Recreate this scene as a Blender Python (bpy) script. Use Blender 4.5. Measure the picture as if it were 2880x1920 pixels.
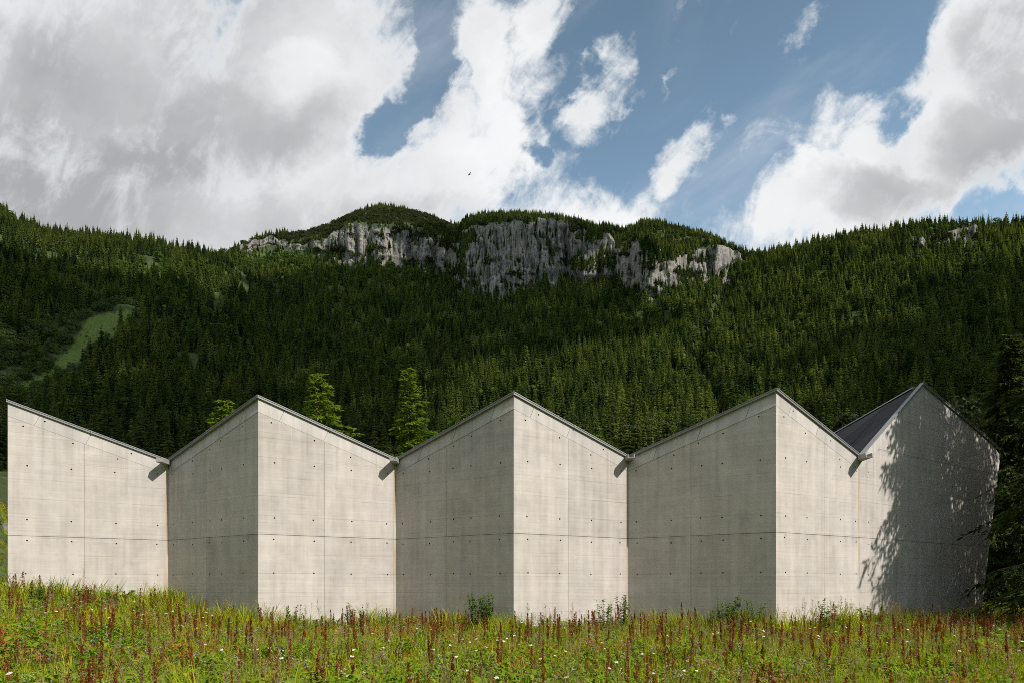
import bpy, math, random
import numpy as np
from mathutils import Vector, Matrix
from mathutils.geometry import delaunay_2d_cdt

for _o in list(bpy.data.objects):
    bpy.data.objects.remove(_o)
SC = bpy.context.scene
COL = SC.collection
R = math.radians
rnd = random.Random(11)
NR = np.random.default_rng(5)

# ------------------------------------------------------------------ camera
EYE = 1.65
cam = bpy.data.cameras.new('camera')
cam.sensor_width = 36.0
cam.lens = 24.0
cam.shift_y = 0.239
cam.clip_start = 0.1
cam.clip_end = 9000.0
camo = bpy.data.objects.new('camera', cam)
COL.objects.link(camo)
camo.location = (0, 0, EYE)
camo.rotation_euler = (R(90), 0, 0)
SC.camera = camo

# ------------------------------------------------------------------ sun, exposure
SUN_AZ, SUN_EL = 55.4, 43.0            # degrees to the right of straight behind the camera, height
SDIR = Vector((math.sin(R(SUN_AZ)) * math.cos(R(SUN_EL)), -math.cos(R(SUN_AZ)) * math.cos(R(SUN_EL)), math.sin(R(SUN_EL))))
sun = bpy.data.lights.new('sun', 'SUN')
sun.energy = 5.0
sun.angle = R(0.55)
sun.color = (1.0, 0.95, 0.88)
suno = bpy.data.objects.new('sun', sun)
COL.objects.link(suno)
suno.location = SDIR * 60
suno.rotation_euler = SDIR.to_track_quat('Z', 'Y').to_euler()

vs = SC.view_settings
vs.view_transform = 'Standard'
vs.look = 'None'
vs.exposure = 0.0
vs.gamma = 1.0
vs.use_curve_mapping = False
SC.display_settings.display_device = 'sRGB'
cy = SC.cycles
cy.max_bounces = 6
cy.diffuse_bounces = 3
cy.glossy_bounces = 2
cy.transmission_bounces = 3
cy.transparent_max_bounces = 8
cy.caustics_reflective = False
cy.caustics_refractive = False
cy.use_denoising = False
cy.denoiser = 'OPENIMAGEDENOISE'
cy.denoising_input_passes = 'RGB_ALBEDO_NORMAL'
cy.denoising_prefilter = 'ACCURATE'
cy.use_adaptive_sampling = False
cy.adaptive_threshold = 0.008
cy.sample_clamp_indirect = 2.0
cy.filter_width = 0.9
cy.use_light_tree = True
try:
    cy.sampling_pattern = 'BLUE_NOISE'
except Exception:
    pass
try:
    SC.render.use_persistent_data = False
except Exception:
    pass


# ------------------------------------------------------------------ node helpers
class G:
    """small helper round a node tree"""
    def __init__(s, tree):
        s.t = tree
        s.n = tree.nodes
        s.l = tree.links

    def new(s, typ, **kw):
        n = s.n.new(typ)
        for k, v in kw.items():
            setattr(n, k, v)
        return n

    def put(s, sock, v):
        if isinstance(v, bpy.types.NodeSocket):
            s.l.new(v, sock)
        elif v is not None:
            sock.default_value = v

    def m(s, op, a, b=None, c=None, clamp=False):
        n = s.n.new('ShaderNodeMath')
        n.operation = op
        n.use_clamp = clamp
        s.put(n.inputs[0], a)
        s.put(n.inputs[1], b)
        s.put(n.inputs[2], c)
        return n.outputs[0]

    def v(s, op, a, b=None, scale=None):
        n = s.n.new('ShaderNodeVectorMath')
        n.operation = op
        s.put(n.inputs[0], a)
        s.put(n.inputs[1], b)
        if scale is not None:
            s.put(n.inputs[3], scale)
        return n.outputs['Value'] if op in ('LENGTH', 'DOT_PRODUCT', 'DISTANCE') else n.outputs[0]

    def smooth(s, x, a, b, lo=0.0, hi=1.0):
        n = s.n.new('ShaderNodeMapRange')
        n.interpolation_type = 'SMOOTHSTEP'
        s.put(n.inputs[0], x)
        n.inputs[1].default_value = a
        n.inputs[2].default_value = b
        n.inputs[3].default_value = lo
        n.inputs[4].default_value = hi
        return n.outputs[0]

    def lin(s, x, a, b, lo=0.0, hi=1.0):
        n = s.n.new('ShaderNodeMapRange')
        s.put(n.inputs[0], x)
        n.inputs[1].default_value = a
        n.inputs[2].default_value = b
        n.inputs[3].default_value = lo
        n.inputs[4].default_value = hi
        return n.outputs[0]

    def noise(s, vec, scale, detail=4, rough=0.55, dist=0.0, kind='FBM', lac=2.0):
        n = s.n.new('ShaderNodeTexNoise')
        n.noise_type = kind
        n.normalize = True
        s.put(n.inputs['Vector'], vec)
        n.inputs['Scale'].default_value = scale
        n.inputs['Detail'].default_value = detail
        n.inputs['Roughness'].default_value = rough
        n.inputs['Lacunarity'].default_value = lac
        n.inputs['Distortion'].default_value = dist
        return n

    def map(s, vec, loc=(0, 0, 0), rot=(0, 0, 0), scale=(1, 1, 1), typ='POINT'):
        n = s.n.new('ShaderNodeMapping')
        n.vector_type = typ
        s.put(n.inputs['Vector'], vec)
        if 'Location' in n.inputs and typ != 'NORMAL':
            n.inputs['Location'].default_value = loc
        n.inputs['Rotation'].default_value = rot
        n.inputs['Scale'].default_value = scale
        return n.outputs[0]

    def mix(s, f, a, b, mode='MIX', clamp=True):
        n = s.n.new('ShaderNodeMix')
        n.data_type = 'RGBA'
        n.blend_type = mode
        n.clamp_factor = clamp
        s.put(n.inputs[0], f)
        for sock, val in ((n.inputs[6], a), (n.inputs[7], b)):
            if isinstance(val, (tuple, list)) and len(val) == 3:
                val = (*val, 1.0)
            s.put(sock, val)
        return n.outputs[2]

    def ramp(s, x, stops):
        n = s.n.new('ShaderNodeValToRGB')
        s.put(n.inputs[0], x)
        e = n.color_ramp.elements
        e[0].position, e[0].color = stops[0][0], (*stops[0][1], 1)
        e[1].position, e[1].color = stops[-1][0], (*stops[-1][1], 1)
        for p, c in stops[1:-1]:
            k = e.new(p)
            k.color = (*c, 1)
        return n.outputs[0]


# ------------------------------------------------------------------ sky
def build_sky():
    w = bpy.data.worlds.new('World')
    SC.world = w
    w.use_nodes = True
    g = G(w.node_tree)
    g.n.clear()
    out = g.new('ShaderNodeOutputWorld')
    bg = g.new('ShaderNodeBackground')
    STR = 0.1
    bg.inputs[1].default_value = STR
    g.l.new(bg.outputs[0], out.inputs[0])
    sky = g.new('ShaderNodeTexSky')
    sky.sky_type = 'NISHITA'
    sky.sun_disc = False
    sky.sun_elevation = R(SUN_EL)
    sky.sun_rotation = R(180 - SUN_AZ)
    sky.altitude = 1200
    sky.air_density = 1.0
    sky.dust_density = 0.6
    sky.ozone_density = 1.5
    tc = g.new('ShaderNodeTexCoord')
    sep = g.new('ShaderNodeSeparateXYZ')
    g.l.new(tc.outputs['Generated'], sep.inputs[0])
    dy = g.m('MAXIMUM', g.m('ABSOLUTE', sep.outputs[1]), 0.12)
    u = g.m('DIVIDE', sep.outputs[0], dy)
    v = g.m('DIVIDE', g.m('MAXIMUM', sep.outputs[2], 0.0), dy)
    cmb = g.new('ShaderNodeCombineXYZ')
    g.l.new(u, cmb.inputs[0])
    g.l.new(v, cmb.inputs[1])
    p = cmb.outputs[0]
    # domain warp
    wn = g.noise(p, 4.2, 8, 0.62)
    warp = g.v('SUBTRACT', wn.outputs['Color'], (0.5, 0.5, 0.5))
    pw = g.v('ADD', p, g.v('SCALE', warp, scale=0.22))
    K = 1.2245 / 1920.0

    def blob(x, y, rx, ry, rot, wgt, src):
        q = g.map(src, ((x * 1.2245 - 1440) / 1920, (1648 - y * 1.2245) / 1920, 0), (0, 0, R(rot)), (rx * K, ry * K, 1), 'TEXTURE')
        d = g.v('LENGTH', q)
        f = g.m('MAXIMUM', g.m('SUBTRACT', 1.0, g.m('MULTIPLY', d, d)), -0.0)
        return g.m('MULTIPLY', f, wgt)

    def total(items, src):
        acc = None
        for it in items:
            b = blob(*it, src)
            acc = b if acc is None else g.m('ADD', acc, b)
        return acc

    # coverage: where cloud stands (centre, radii, tilt, weight)
    cover = total(COVER, pw)
    streak = g.map(g.map(p, (0, 0, 0), (0, 0, R(-58))), scale=(0.6, 1.2, 1.0))
    n1 = g.noise(streak, 4.0, 13, 0.62, 0.35).outputs[0]
    n2 = g.noise(p, 9.0, 11, 0.66, 0.6).outputs[0]
    n3 = g.noise(g.v('ADD', p, (7.3, 2.1, 0.4)), 1.7, 6, 0.55).outputs[0]
    n4 = g.noise(g.map(g.map(p, (1, 4, 0), (0, 0, R(-62))), scale=(0.62, 1.3, 1.0)), 14.0, 10, 0.68, 0.9).outputs[0]
    nn = g.m('ADD', g.m('MULTIPLY', g.m('SUBTRACT', n1, 0.5), 2.6), g.m('MULTIPLY', g.m('SUBTRACT', n2, 0.5), 2.0))
    nn = g.m('ADD', nn, g.m('MULTIPLY', g.m('SUBTRACT', n4, 0.5), 1.5))
    out_of_view = g.smooth(g.v('LENGTH', g.v('SUBTRACT', p, (0, 0.4, 0))), 1.0, 1.6)
    base = g.m('MULTIPLY', out_of_view, g.m('MULTIPLY', g.m('SUBTRACT', n3, 0.28), 5.0))
    dens = g.m('ADD', g.m('ADD', g.m('MINIMUM', cover, 1.5), base), nn)
    alpha = g.smooth(dens, 0.12, 1.02)
    thick = g.smooth(dens, 0.45, 1.5)
    # light and dark inside the cloud
    dark = total(DARK, pw)
    soft = g.noise(g.map(g.map(p, (3, 1, 0), (0, 0, R(-50))), scale=(0.7, 1.4, 1)), 3.0, 8, 0.52, 0.3).outputs[0]
    fine = g.noise(pw, 7.0, 9, 0.55).outputs[0]
    shade = g.m('ADD', dark, g.m('MULTIPLY', g.m('SUBTRACT', soft, 0.5), 1.25))
    shade = g.m('ADD', shade, g.m('MULTIPLY', g.m('SUBTRACT', fine, 0.5), 0.75))
    shade = g.lin(shade, -0.30, 1.05)
    ccol = g.ramp(shade, [(0.0, (0.93, 0.94, 0.945)), (0.3, (0.79, 0.80, 0.815)), (0.6, (0.58, 0.585, 0.60)), (1.0, (0.42, 0.423, 0.438))])
    thin = g.mix(thick, (0.84, 0.87, 0.89), ccol)
    lit = g.v('SCALE', thin, scale=1.0 / STR)
    # clear sky: paler towards the ridge
    hs = g.new('ShaderNodeHueSaturation')
    hs.inputs['Saturation'].default_value = 0.78
    hs.inputs['Value'].default_value = SKYVAL
    g.l.new(sky.outputs[0], hs.inputs['Color'])
    clear = g.v('SCALE', g.v('MULTIPLY', hs.outputs[0], (0.90, 1.08, 1.02)), scale=g.lin(sep.outputs[2], 0.42, 0.68, 1.08, 0.74))
    veil = g.noise(g.map(g.map(p, (2, 5, 0), (0, 0, R(-40))), scale=(0.6, 1.5, 1.0)), 2.4, 9, 0.6, 0.5).outputs[0]
    clear = g.mix(g.smooth(veil, 0.42, 0.78, 0.0, 0.42), clear, (7.2, 7.7, 8.2))
    col = g.mix(alpha, clear, lit)
    g.l.new(col, bg.inputs[0])
    try:
        w.cycles.sampling_method = 'MANUAL'
        w.cycles.sample_map_resolution = 512
    except Exception:
        pass


SKYVAL = 1.75
COVER = [
    (200, 240, 720, 560, 0, 1.5), (560, 400, 420, 330, 0, 0.9), (760, 80, 230, 190, 0, 0.9), (700, 300, 180, 260, 0, 0.5),
    (1000, 490, 560, 190, 0, 1.2), (250, 560, 560, 130, 0, 0.6), (1120, 270, 170, 270, -18, 1.1), (1110, 60, 62, 130, 0, 0.95), (1190, 330, 130, 120, 0, 0.5),
    (1390, 520, 170, 100, -25, 0.75), (1250, 50, 85, 105, -25, 0.85),
    (1400, 165, 62, 130, -32, 0.85), (1360, 255, 75, 75, 0, 0.7), (1562, 350, 62, 150, -38, 0.95), (1510, 420, 60, 50, 0, 0.4),
    (1510, 200, 22, 40, -35, 0.45), (1690, 232, 36, 18, 0, 0.4), (1860, 60, 28, 110, -30, 0.33), (1540, 175, 16, 40, -30, 0.4), (1720, 40, 16, 60, -25, 0.3),
    (2290, 170, 240, 290, -20, 1.3), (2030, 380, 230, 250, -42, 1.2), (2240, 400, 230, 170, -20, 0.9), (1900, 480, 210, 130, -20, 0.8), (1830, 400, 90, 90, 0, 0.5), (2170, 20, 90, 130, 0, 0.6),
    (2330, 520, 80, 70, -30, -0.8), (2052, 290, 55, 90, -20, -0.85), (1975, 110, 110, 130, -30, -0.5),
    (905, 230, 80, 125, -20, -1.0), (985, 70, 62, 150, -15, -1.0), (870, 150, 70, 110, -20, 0.45), (935, 170, 60, 40, -30, 0.5), (1000, 90, 50, 80, -30, 0.35), (850, 330, 60, 50, 0, -0.35),
    (1240, 350, 55, 40, -30, -0.8), (1215, 255, 40, 75, 10, -0.45), (1580, 545, 60, 40, 0, 0.35),
]
DARK = [
    (0, 330, 520, 330, 0, 0.8), (560, 285, 300, 170, 12, 0.85), (650, 330, 110, 70, 20, 0.2), (230, 450, 460, 170, 0, 0.55), (640, 530, 460, 110, 0, 0.45),
    (420, 40, 560, 210, 10, 0.52), (2270, 330, 160, 210, -40, 0.75), (2010, 455, 210, 70, -20, 0.6), (2290, 60, 160, 180, 0, 0.5), (1000, 540, 450, 70, 0, 0.35),
    (690, 170, 120, 90, 0, -0.35), (1140, 270, 150, 240, -18, -0.45), (1330, 470, 240, 90, 0, -0.4), (1880, 300, 160, 130, -40, -0.35), (500, 470, 120, 90, 30, -0.2),
]
build_sky()


# ------------------------------------------------------------------ object helpers
class MB:
    """collects vertices and faces (with a material slot) and links them as ONE mesh object"""
    def __init__(s):
        s.v, s.f, s.mi, s.uv = [], [], [], []

    def face(s, pts, mat=0, uv=None):
        i = len(s.v)
        s.v += [tuple(p) for p in pts]
        s.f.append(tuple(range(i, i + len(pts))))
        s.mi.append(mat)
        s.uv.append(uv)

    def tube(s, pts, radii, n=6, mat=0, cap=True):
        rings = []
        for i, p in enumerate(pts):
            p = Vector(p)
            a = Vector(pts[max(i - 1, 0)])
            b = Vector(pts[min(i + 1, len(pts) - 1)])
            t = (b - a).normalized()
            x = t.orthogonal().normalized() if abs(t.z) < 0.9 else Vector((1, 0, 0)).cross(t).normalized()
            y = t.cross(x)
            base = len(s.v)
            for k in range(n):
                an = 2 * math.pi * k / n
                s.v.append(tuple(p + (x * math.cos(an) + y * math.sin(an)) * radii[i]))
            rings.append(base)
        for i in range(len(rings) - 1):
            for k in range(n):
                s.f.append((rings[i] + k, rings[i] + (k + 1) % n, rings[i + 1] + (k + 1) % n, rings[i + 1] + k))
                s.mi.append(mat)
                s.uv.append(None)
        if cap:
            for b, rev in ((rings[0], True), (rings[-1], False)):
                f = tuple(range(b, b + n))
                s.f.append(f[::-1] if rev else f)
                s.mi.append(mat)
                s.uv.append(None)

    def hexa(s, b, t, mat=0):
        """eight corners: four below, four above, both counter-clockwise from above"""
        i = len(s.v)
        s.v += [tuple(p) for p in b] + [tuple(p) for p in t]
        for f in ((3, 2, 1, 0), (4, 5, 6, 7), (0, 1, 5, 4), (1, 2, 6, 5), (2, 3, 7, 6), (3, 0, 4, 7)):
            s.f.append(tuple(i + k for k in f))
            s.mi.append(mat)
            s.uv.append(None)

    def box(s, c, d, mat=0):
        x, y, z = c
        a, b, h = d[0] / 2, d[1] / 2, d[2] / 2
        s.hexa([(x - a, y - b, z - h), (x + a, y - b, z - h), (x + a, y + b, z - h), (x - a, y + b, z - h)],
               [(x - a, y - b, z + h), (x + a, y - b, z + h), (x + a, y + b, z + h), (x - a, y + b, z + h)], mat)

    def mesh(s, name, mats, smooth=False):
        me = bpy.data.meshes.new(name)
        me.from_pydata(s.v, [], s.f)
        for m_ in (mats if isinstance(mats, (list, tuple)) else [mats]):
            me.materials.append(m_)
        me.polygons.foreach_set('material_index', s.mi)
        if smooth:
            me.polygons.foreach_set('use_smooth', [True] * len(s.f))
        if any(q is not None for q in s.uv):
            lay = me.uv_layers.new(name='UVMap')
            k = 0
            for f, q in zip(s.f, s.uv):
                for j in range(len(f)):
                    lay.data[k].uv = q[j] if q is not None else (0, 0)
                    k += 1
        me.update()
        return me

    def build(s, name, mats, parent=None, smooth=False):
        return link(name, s.mesh(name, mats, smooth), parent)


def link(name, data, parent=None):
    o = bpy.data.objects.new(name, data)
    COL.objects.link(o)
    o.parent = parent
    return o


def tag(o, label=None, cat=None, group=None, kind=None):
    if label: o['label'] = label
    if cat: o['category'] = cat
    if group: o['group'] = group
    if kind: o['kind'] = kind
    return o


def empty(name, loc=(0, 0, 0), rz=0.0):
    o = link(name, None)
    o.location = loc
    o.rotation_euler = (0, 0, rz)
    o.empty_display_size = 0.2
    return o


def new_mat(name):
    m_ = bpy.data.materials.new(name)
    m_.use_nodes = True
    g = G(m_.node_tree)
    b = m_.node_tree.nodes['Principled BSDF']
    b.inputs['Roughness'].default_value = 0.85
    b.inputs['Specular IOR Level'].default_value = 0.25
    return m_, g, b


def plain(name, col, rough=0.7, metal=0.0, var=0.08, scale=6.0):
    m_, g, b = new_mat(name)
    tc = g.new('ShaderNodeTexCoord')
    n = g.noise(tc.outputs['Object'], scale, 5, 0.6).outputs[0]
    lo = tuple(c * (1 - var) for c in col)
    hi = tuple(min(c * (1 + var), 1) for c in col)
    g.l.new(g.mix(g.smooth(n, 0.3, 0.7), lo, hi), b.inputs['Base Color'])
    b.inputs['Roughness'].default_value = rough
    b.inputs['Metallic'].default_value = metal
    return m_


def leaf_mat(name, cols, trans=0.35, sheen=0.0, inst=0.6, scale=3.0, rough=0.6, drift=0.0):
    """foliage: colours between cols[0] and cols[1] by plant and by clump, part of the light passing through"""
    m_ = bpy.data.materials.new(name)
    m_.use_nodes = True
    g = G(m_.node_tree)
    g.n.clear()
    out = g.new('ShaderNodeOutputMaterial')
    tc = g.new('ShaderNodeTexCoord')
    oi = g.new('ShaderNodeObjectInfo')
    n = g.noise(tc.outputs['Object'], scale, 3, 0.6).outputs[0]
    f = g.m('ADD', g.m('MULTIPLY', oi.outputs['Random'], inst), g.m('MULTIPLY', g.smooth(n, 0.3, 0.7), 1.0 - inst), clamp=True)
    if drift:
        geo = g.new('ShaderNodeNewGeometry')
        wn = g.noise(geo.outputs['Position'], 0.016, 4, 0.6).outputs[0]
        f = g.m('ADD', f, g.m('MULTIPLY', g.m('SUBTRACT', wn, 0.5), drift), clamp=True)
    stops = [(i / (len(cols) - 1), c) for i, c in enumerate(cols)]
    col = g.ramp(f, stops)
    d = g.new('ShaderNodeBsdfDiffuse')
    t = g.new('ShaderNodeBsdfTranslucent')
    g.l.new(col, d.inputs[0])
    tcol = g.v('MULTIPLY', col, (1.25, 1.15, 0.55))
    g.l.new(tcol, t.inputs[0])
    mx = g.new('ShaderNodeMixShader')
    mx.inputs[0].default_value = trans
    g.l.new(d.outputs[0], mx.inputs[1])
    g.l.new(t.outputs[0], mx.inputs[2])
    last = mx.outputs[0]
    if sheen > 0:
        gl = g.new('ShaderNodeBsdfGlossy')
        gl.inputs['Roughness'].default_value = rough
        gl.inputs[0].default_value = (0.8, 0.85, 0.8, 1)
        fr = g.new('ShaderNodeFresnel')
        fr.inputs[0].default_value = 1.4
        mg = g.new('ShaderNodeMixShader')
        g.l.new(g.m('MULTIPLY', fr.outputs[0], sheen), mg.inputs[0])
        g.l.new(last, mg.inputs[1])
        g.l.new(gl.outputs[0], mg.inputs[2])
        last = mg.outputs[0]
    g.l.new(last, out.inputs[0])
    return m_


# numpy value noise
def _h(ix, iy, seed):
    n = (ix.astype(np.int64) * 374761393 + iy.astype(np.int64) * 668265263 + seed * 1442695041) & 0xffffffff
    n = ((n ^ (n >> 13)) * 1274126177) & 0xffffffff
    n = ((n ^ (n >> 16)) * 2246822519) & 0xffffffff
    return ((n ^ (n >> 15)) & 0xffffff) / float(0xffffff)


def vnoise(x, y, seed=0):
    x = np.asarray(x, float)
    y = np.asarray(y, float)
    ix, iy = np.floor(x), np.floor(y)
    fx, fy = x - ix, y - iy
    fx = fx * fx * (3 - 2 * fx)
    fy = fy * fy * (3 - 2 * fy)
    a, b = _h(ix, iy, seed), _h(ix + 1, iy, seed)
    c, d = _h(ix, iy + 1, seed), _h(ix + 1, iy + 1, seed)
    return (a + (b - a) * fx) * (1 - fy) + (c + (d - c) * fx) * fy


def fbm(x, y, seed=0, octv=4, gain=0.5):
    s, a, tot = 0, 1.0, 0
    for k in range(octv):
        s = s + a * vnoise(x * 2 ** k, y * 2 ** k, seed + 17 * k)
        tot += a
        a *= gain
    return s / tot


def sstep(a, b, x):
    t = np.clip((np.asarray(x, float) - a) / (b - a), 0, 1)
    return t * t * (3 - 2 * t)


# ------------------------------------------------------------------ the land: valley floor, mountain slope, rock faces
def px(x):
    return (np.asarray(x, float) * 1.2245 - 1440) / 1920.0


def py(y):
    return (1648 - np.asarray(y, float) * 1.2245) / 1920.0


RIDGE = [(-40, 470), (0, 482), (40, 507), (100, 527), (180, 539), (260, 544), (300, 551), (360, 556), (420, 572), (500, 586), (520, 580), (560, 562),
         (620, 541), (660, 537), (700, 535), (760, 518), (820, 493), (870, 481), (930, 488), (960, 493), (1000, 508), (1040, 526), (1058, 533), (1072, 517),
         (1110, 513), (1180, 514), (1230, 508), (1300, 518), (1380, 530), (1450, 536), (1480, 521), (1520, 522), (1580, 537), (1640, 554), (1690, 576),
         (1740, 584), (1800, 576), (1850, 565), (1900, 551), (1960, 541), (2050, 531), (2100, 521), (2160, 519), (2220, 521), (2300, 516), (2352, 514), (2420, 505)]
CLIFF = [(538, 577, 584), (560, 566, 577), (585, 555, 568), (620, 549, 563), (645, 553, 566), (672, 565, 578), (693, 572, 580), (738, 561, 584), (768, 542, 588), (805, 519, 592), (853, 525, 595), (889, 528, 598), (934, 533, 602), (988, 536, 618), (1033, 559, 636),
         (1055, 560, 664), (1065, 526, 666), (1134, 520, 682), (1180, 518, 680), (1230, 512, 646), (1300, 521, 636), (1340, 533, 655), (1372, 560, 650), (1391, 541, 652), (1408, 560, 655),
         (1422, 586, 658), (1440, 580, 672), (1475, 562, 690), (1510, 598, 690), (1550, 600, 672), (1593, 575, 649), (1638, 570, 639), (1694, 581, 606), (1712, 592, 595)]
HOLLOW = [(2060, 572, 576), (2100, 556, 572), (2150, 552, 574), (2200, 527, 566), (2235, 521, 548), (2258, 530, 534)]


GLADE = [(195, 742), (205, 725), (262, 718), (305, 712), (300, 735), (262, 770), (215, 800), (190, 820), (140, 850), (100, 880), (60, 905), (-20, 920), (-20, 895), (40, 885), (110, 850), (160, 800)]


def poly_mask(poly, x, y):
    ins = np.zeros(x.shape, bool)
    n = len(poly)
    for i in range(n):
        x1, y1 = poly[i]
        x2, y2 = poly[(i + 1) % n]
        c = ((y1 > y) != (y2 > y)) & (x < (x2 - x1) * (y - y1) / (y2 - y1 + 1e-12) + x1)
        ins ^= c
    return ins


def land_profile(u):
    """knots (depth, height above the eye) of the land along the direction u"""
    ur = px([a for a, _ in RIDGE])
    vr = float(np.interp(u, ur, py([b for _, b in RIDGE])))
    ud = px([-200, 300, 520, 620, 1000, 1060, 1300, 1600, 1760, 1960, 2500])
    dr = float(np.interp(u, ud, [900, 950, 1060, 1300, 1480, 1420, 1380, 1280, 1130, 1020, 930]))
    zr = vr * dr
    left = float(sstep(-0.60, -0.76, u))
    right = float(sstep(0.62, 0.8, u))
    z480 = 90 + 20 * left
    # natural rise to the ridge
    s = np.linspace(0, 1, 60)
    D = 480 + (dr - 480) * s
    Z = z480 + (zr - z480) * (0.55 * s + 0.45 * s ** 1.8)
    near = [(0.0, 0.0), (27.0, 0.0), (70.0 - 30 * left, 0.4 + 5.0 * left), (140.0, 6 + 16 * left + 3 * right), (300.0, 36 + 12 * left)]
    c = None
    for tab in (CLIFF, HOLLOW):
        uc = px([a for a, _, _ in tab])
        if uc[0] < u < uc[-1]:
            vt = float(np.interp(u, uc, py([b for _, b, _ in tab])))
            vb = float(np.interp(u, uc, py([b for _, _, b in tab])))
            edge = min(sstep(uc[0], uc[0] + 0.012, u), sstep(uc[-1], uc[-1] - 0.012, u))
            c = (vt, vb, float(edge))
    if c is None:
        vt, vb, edge = vr * 0.985, vr * 0.955, 0.0
    else:
        vt, vb, edge = c
    V = Z / D
    vb = min(vb, vr * 0.995)
    vt = min(max(vt, vb + 0.001), vr * 0.999)
    Db = float(np.interp(vb, V, D))
    Dt_nat = float(np.interp(vt, V, D))
    hgt = (vt - vb) * Db
    Dt = Dt_nat * (1 - edge) + min(Db + 0.28 * hgt + 1.5, Dt_nat) * edge
    return near, (D, Z, Db, vb * Db, Dt, vt * Dt, dr, zr), edge


def ground_z(x, y):
    """height of the meadow near the building"""
    x = np.asarray(x, float)
    y = np.asarray(y, float)
    rise = 1.15 * sstep(-5.5, -17.5, x) * sstep(2, 12, y)
    return rise + 0.10 * (fbm(x * 0.35, y * 0.35, 3, 3) - 0.5) - 0.05


N_IN = 860
U_IN = np.concatenate([np.linspace(-0.86, px(620), 190)[:-1], np.linspace(px(620), px(1730), N_IN - 190 - 210), np.linspace(px(1730), 0.86, 211)[1:]])
NEAR_D = np.concatenate([np.linspace(0.0, 30, 40), np.geomspace(31.5, 300, 40)])
MID_N, CLIFF_N, TOP_N = 110, 46, 22


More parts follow.
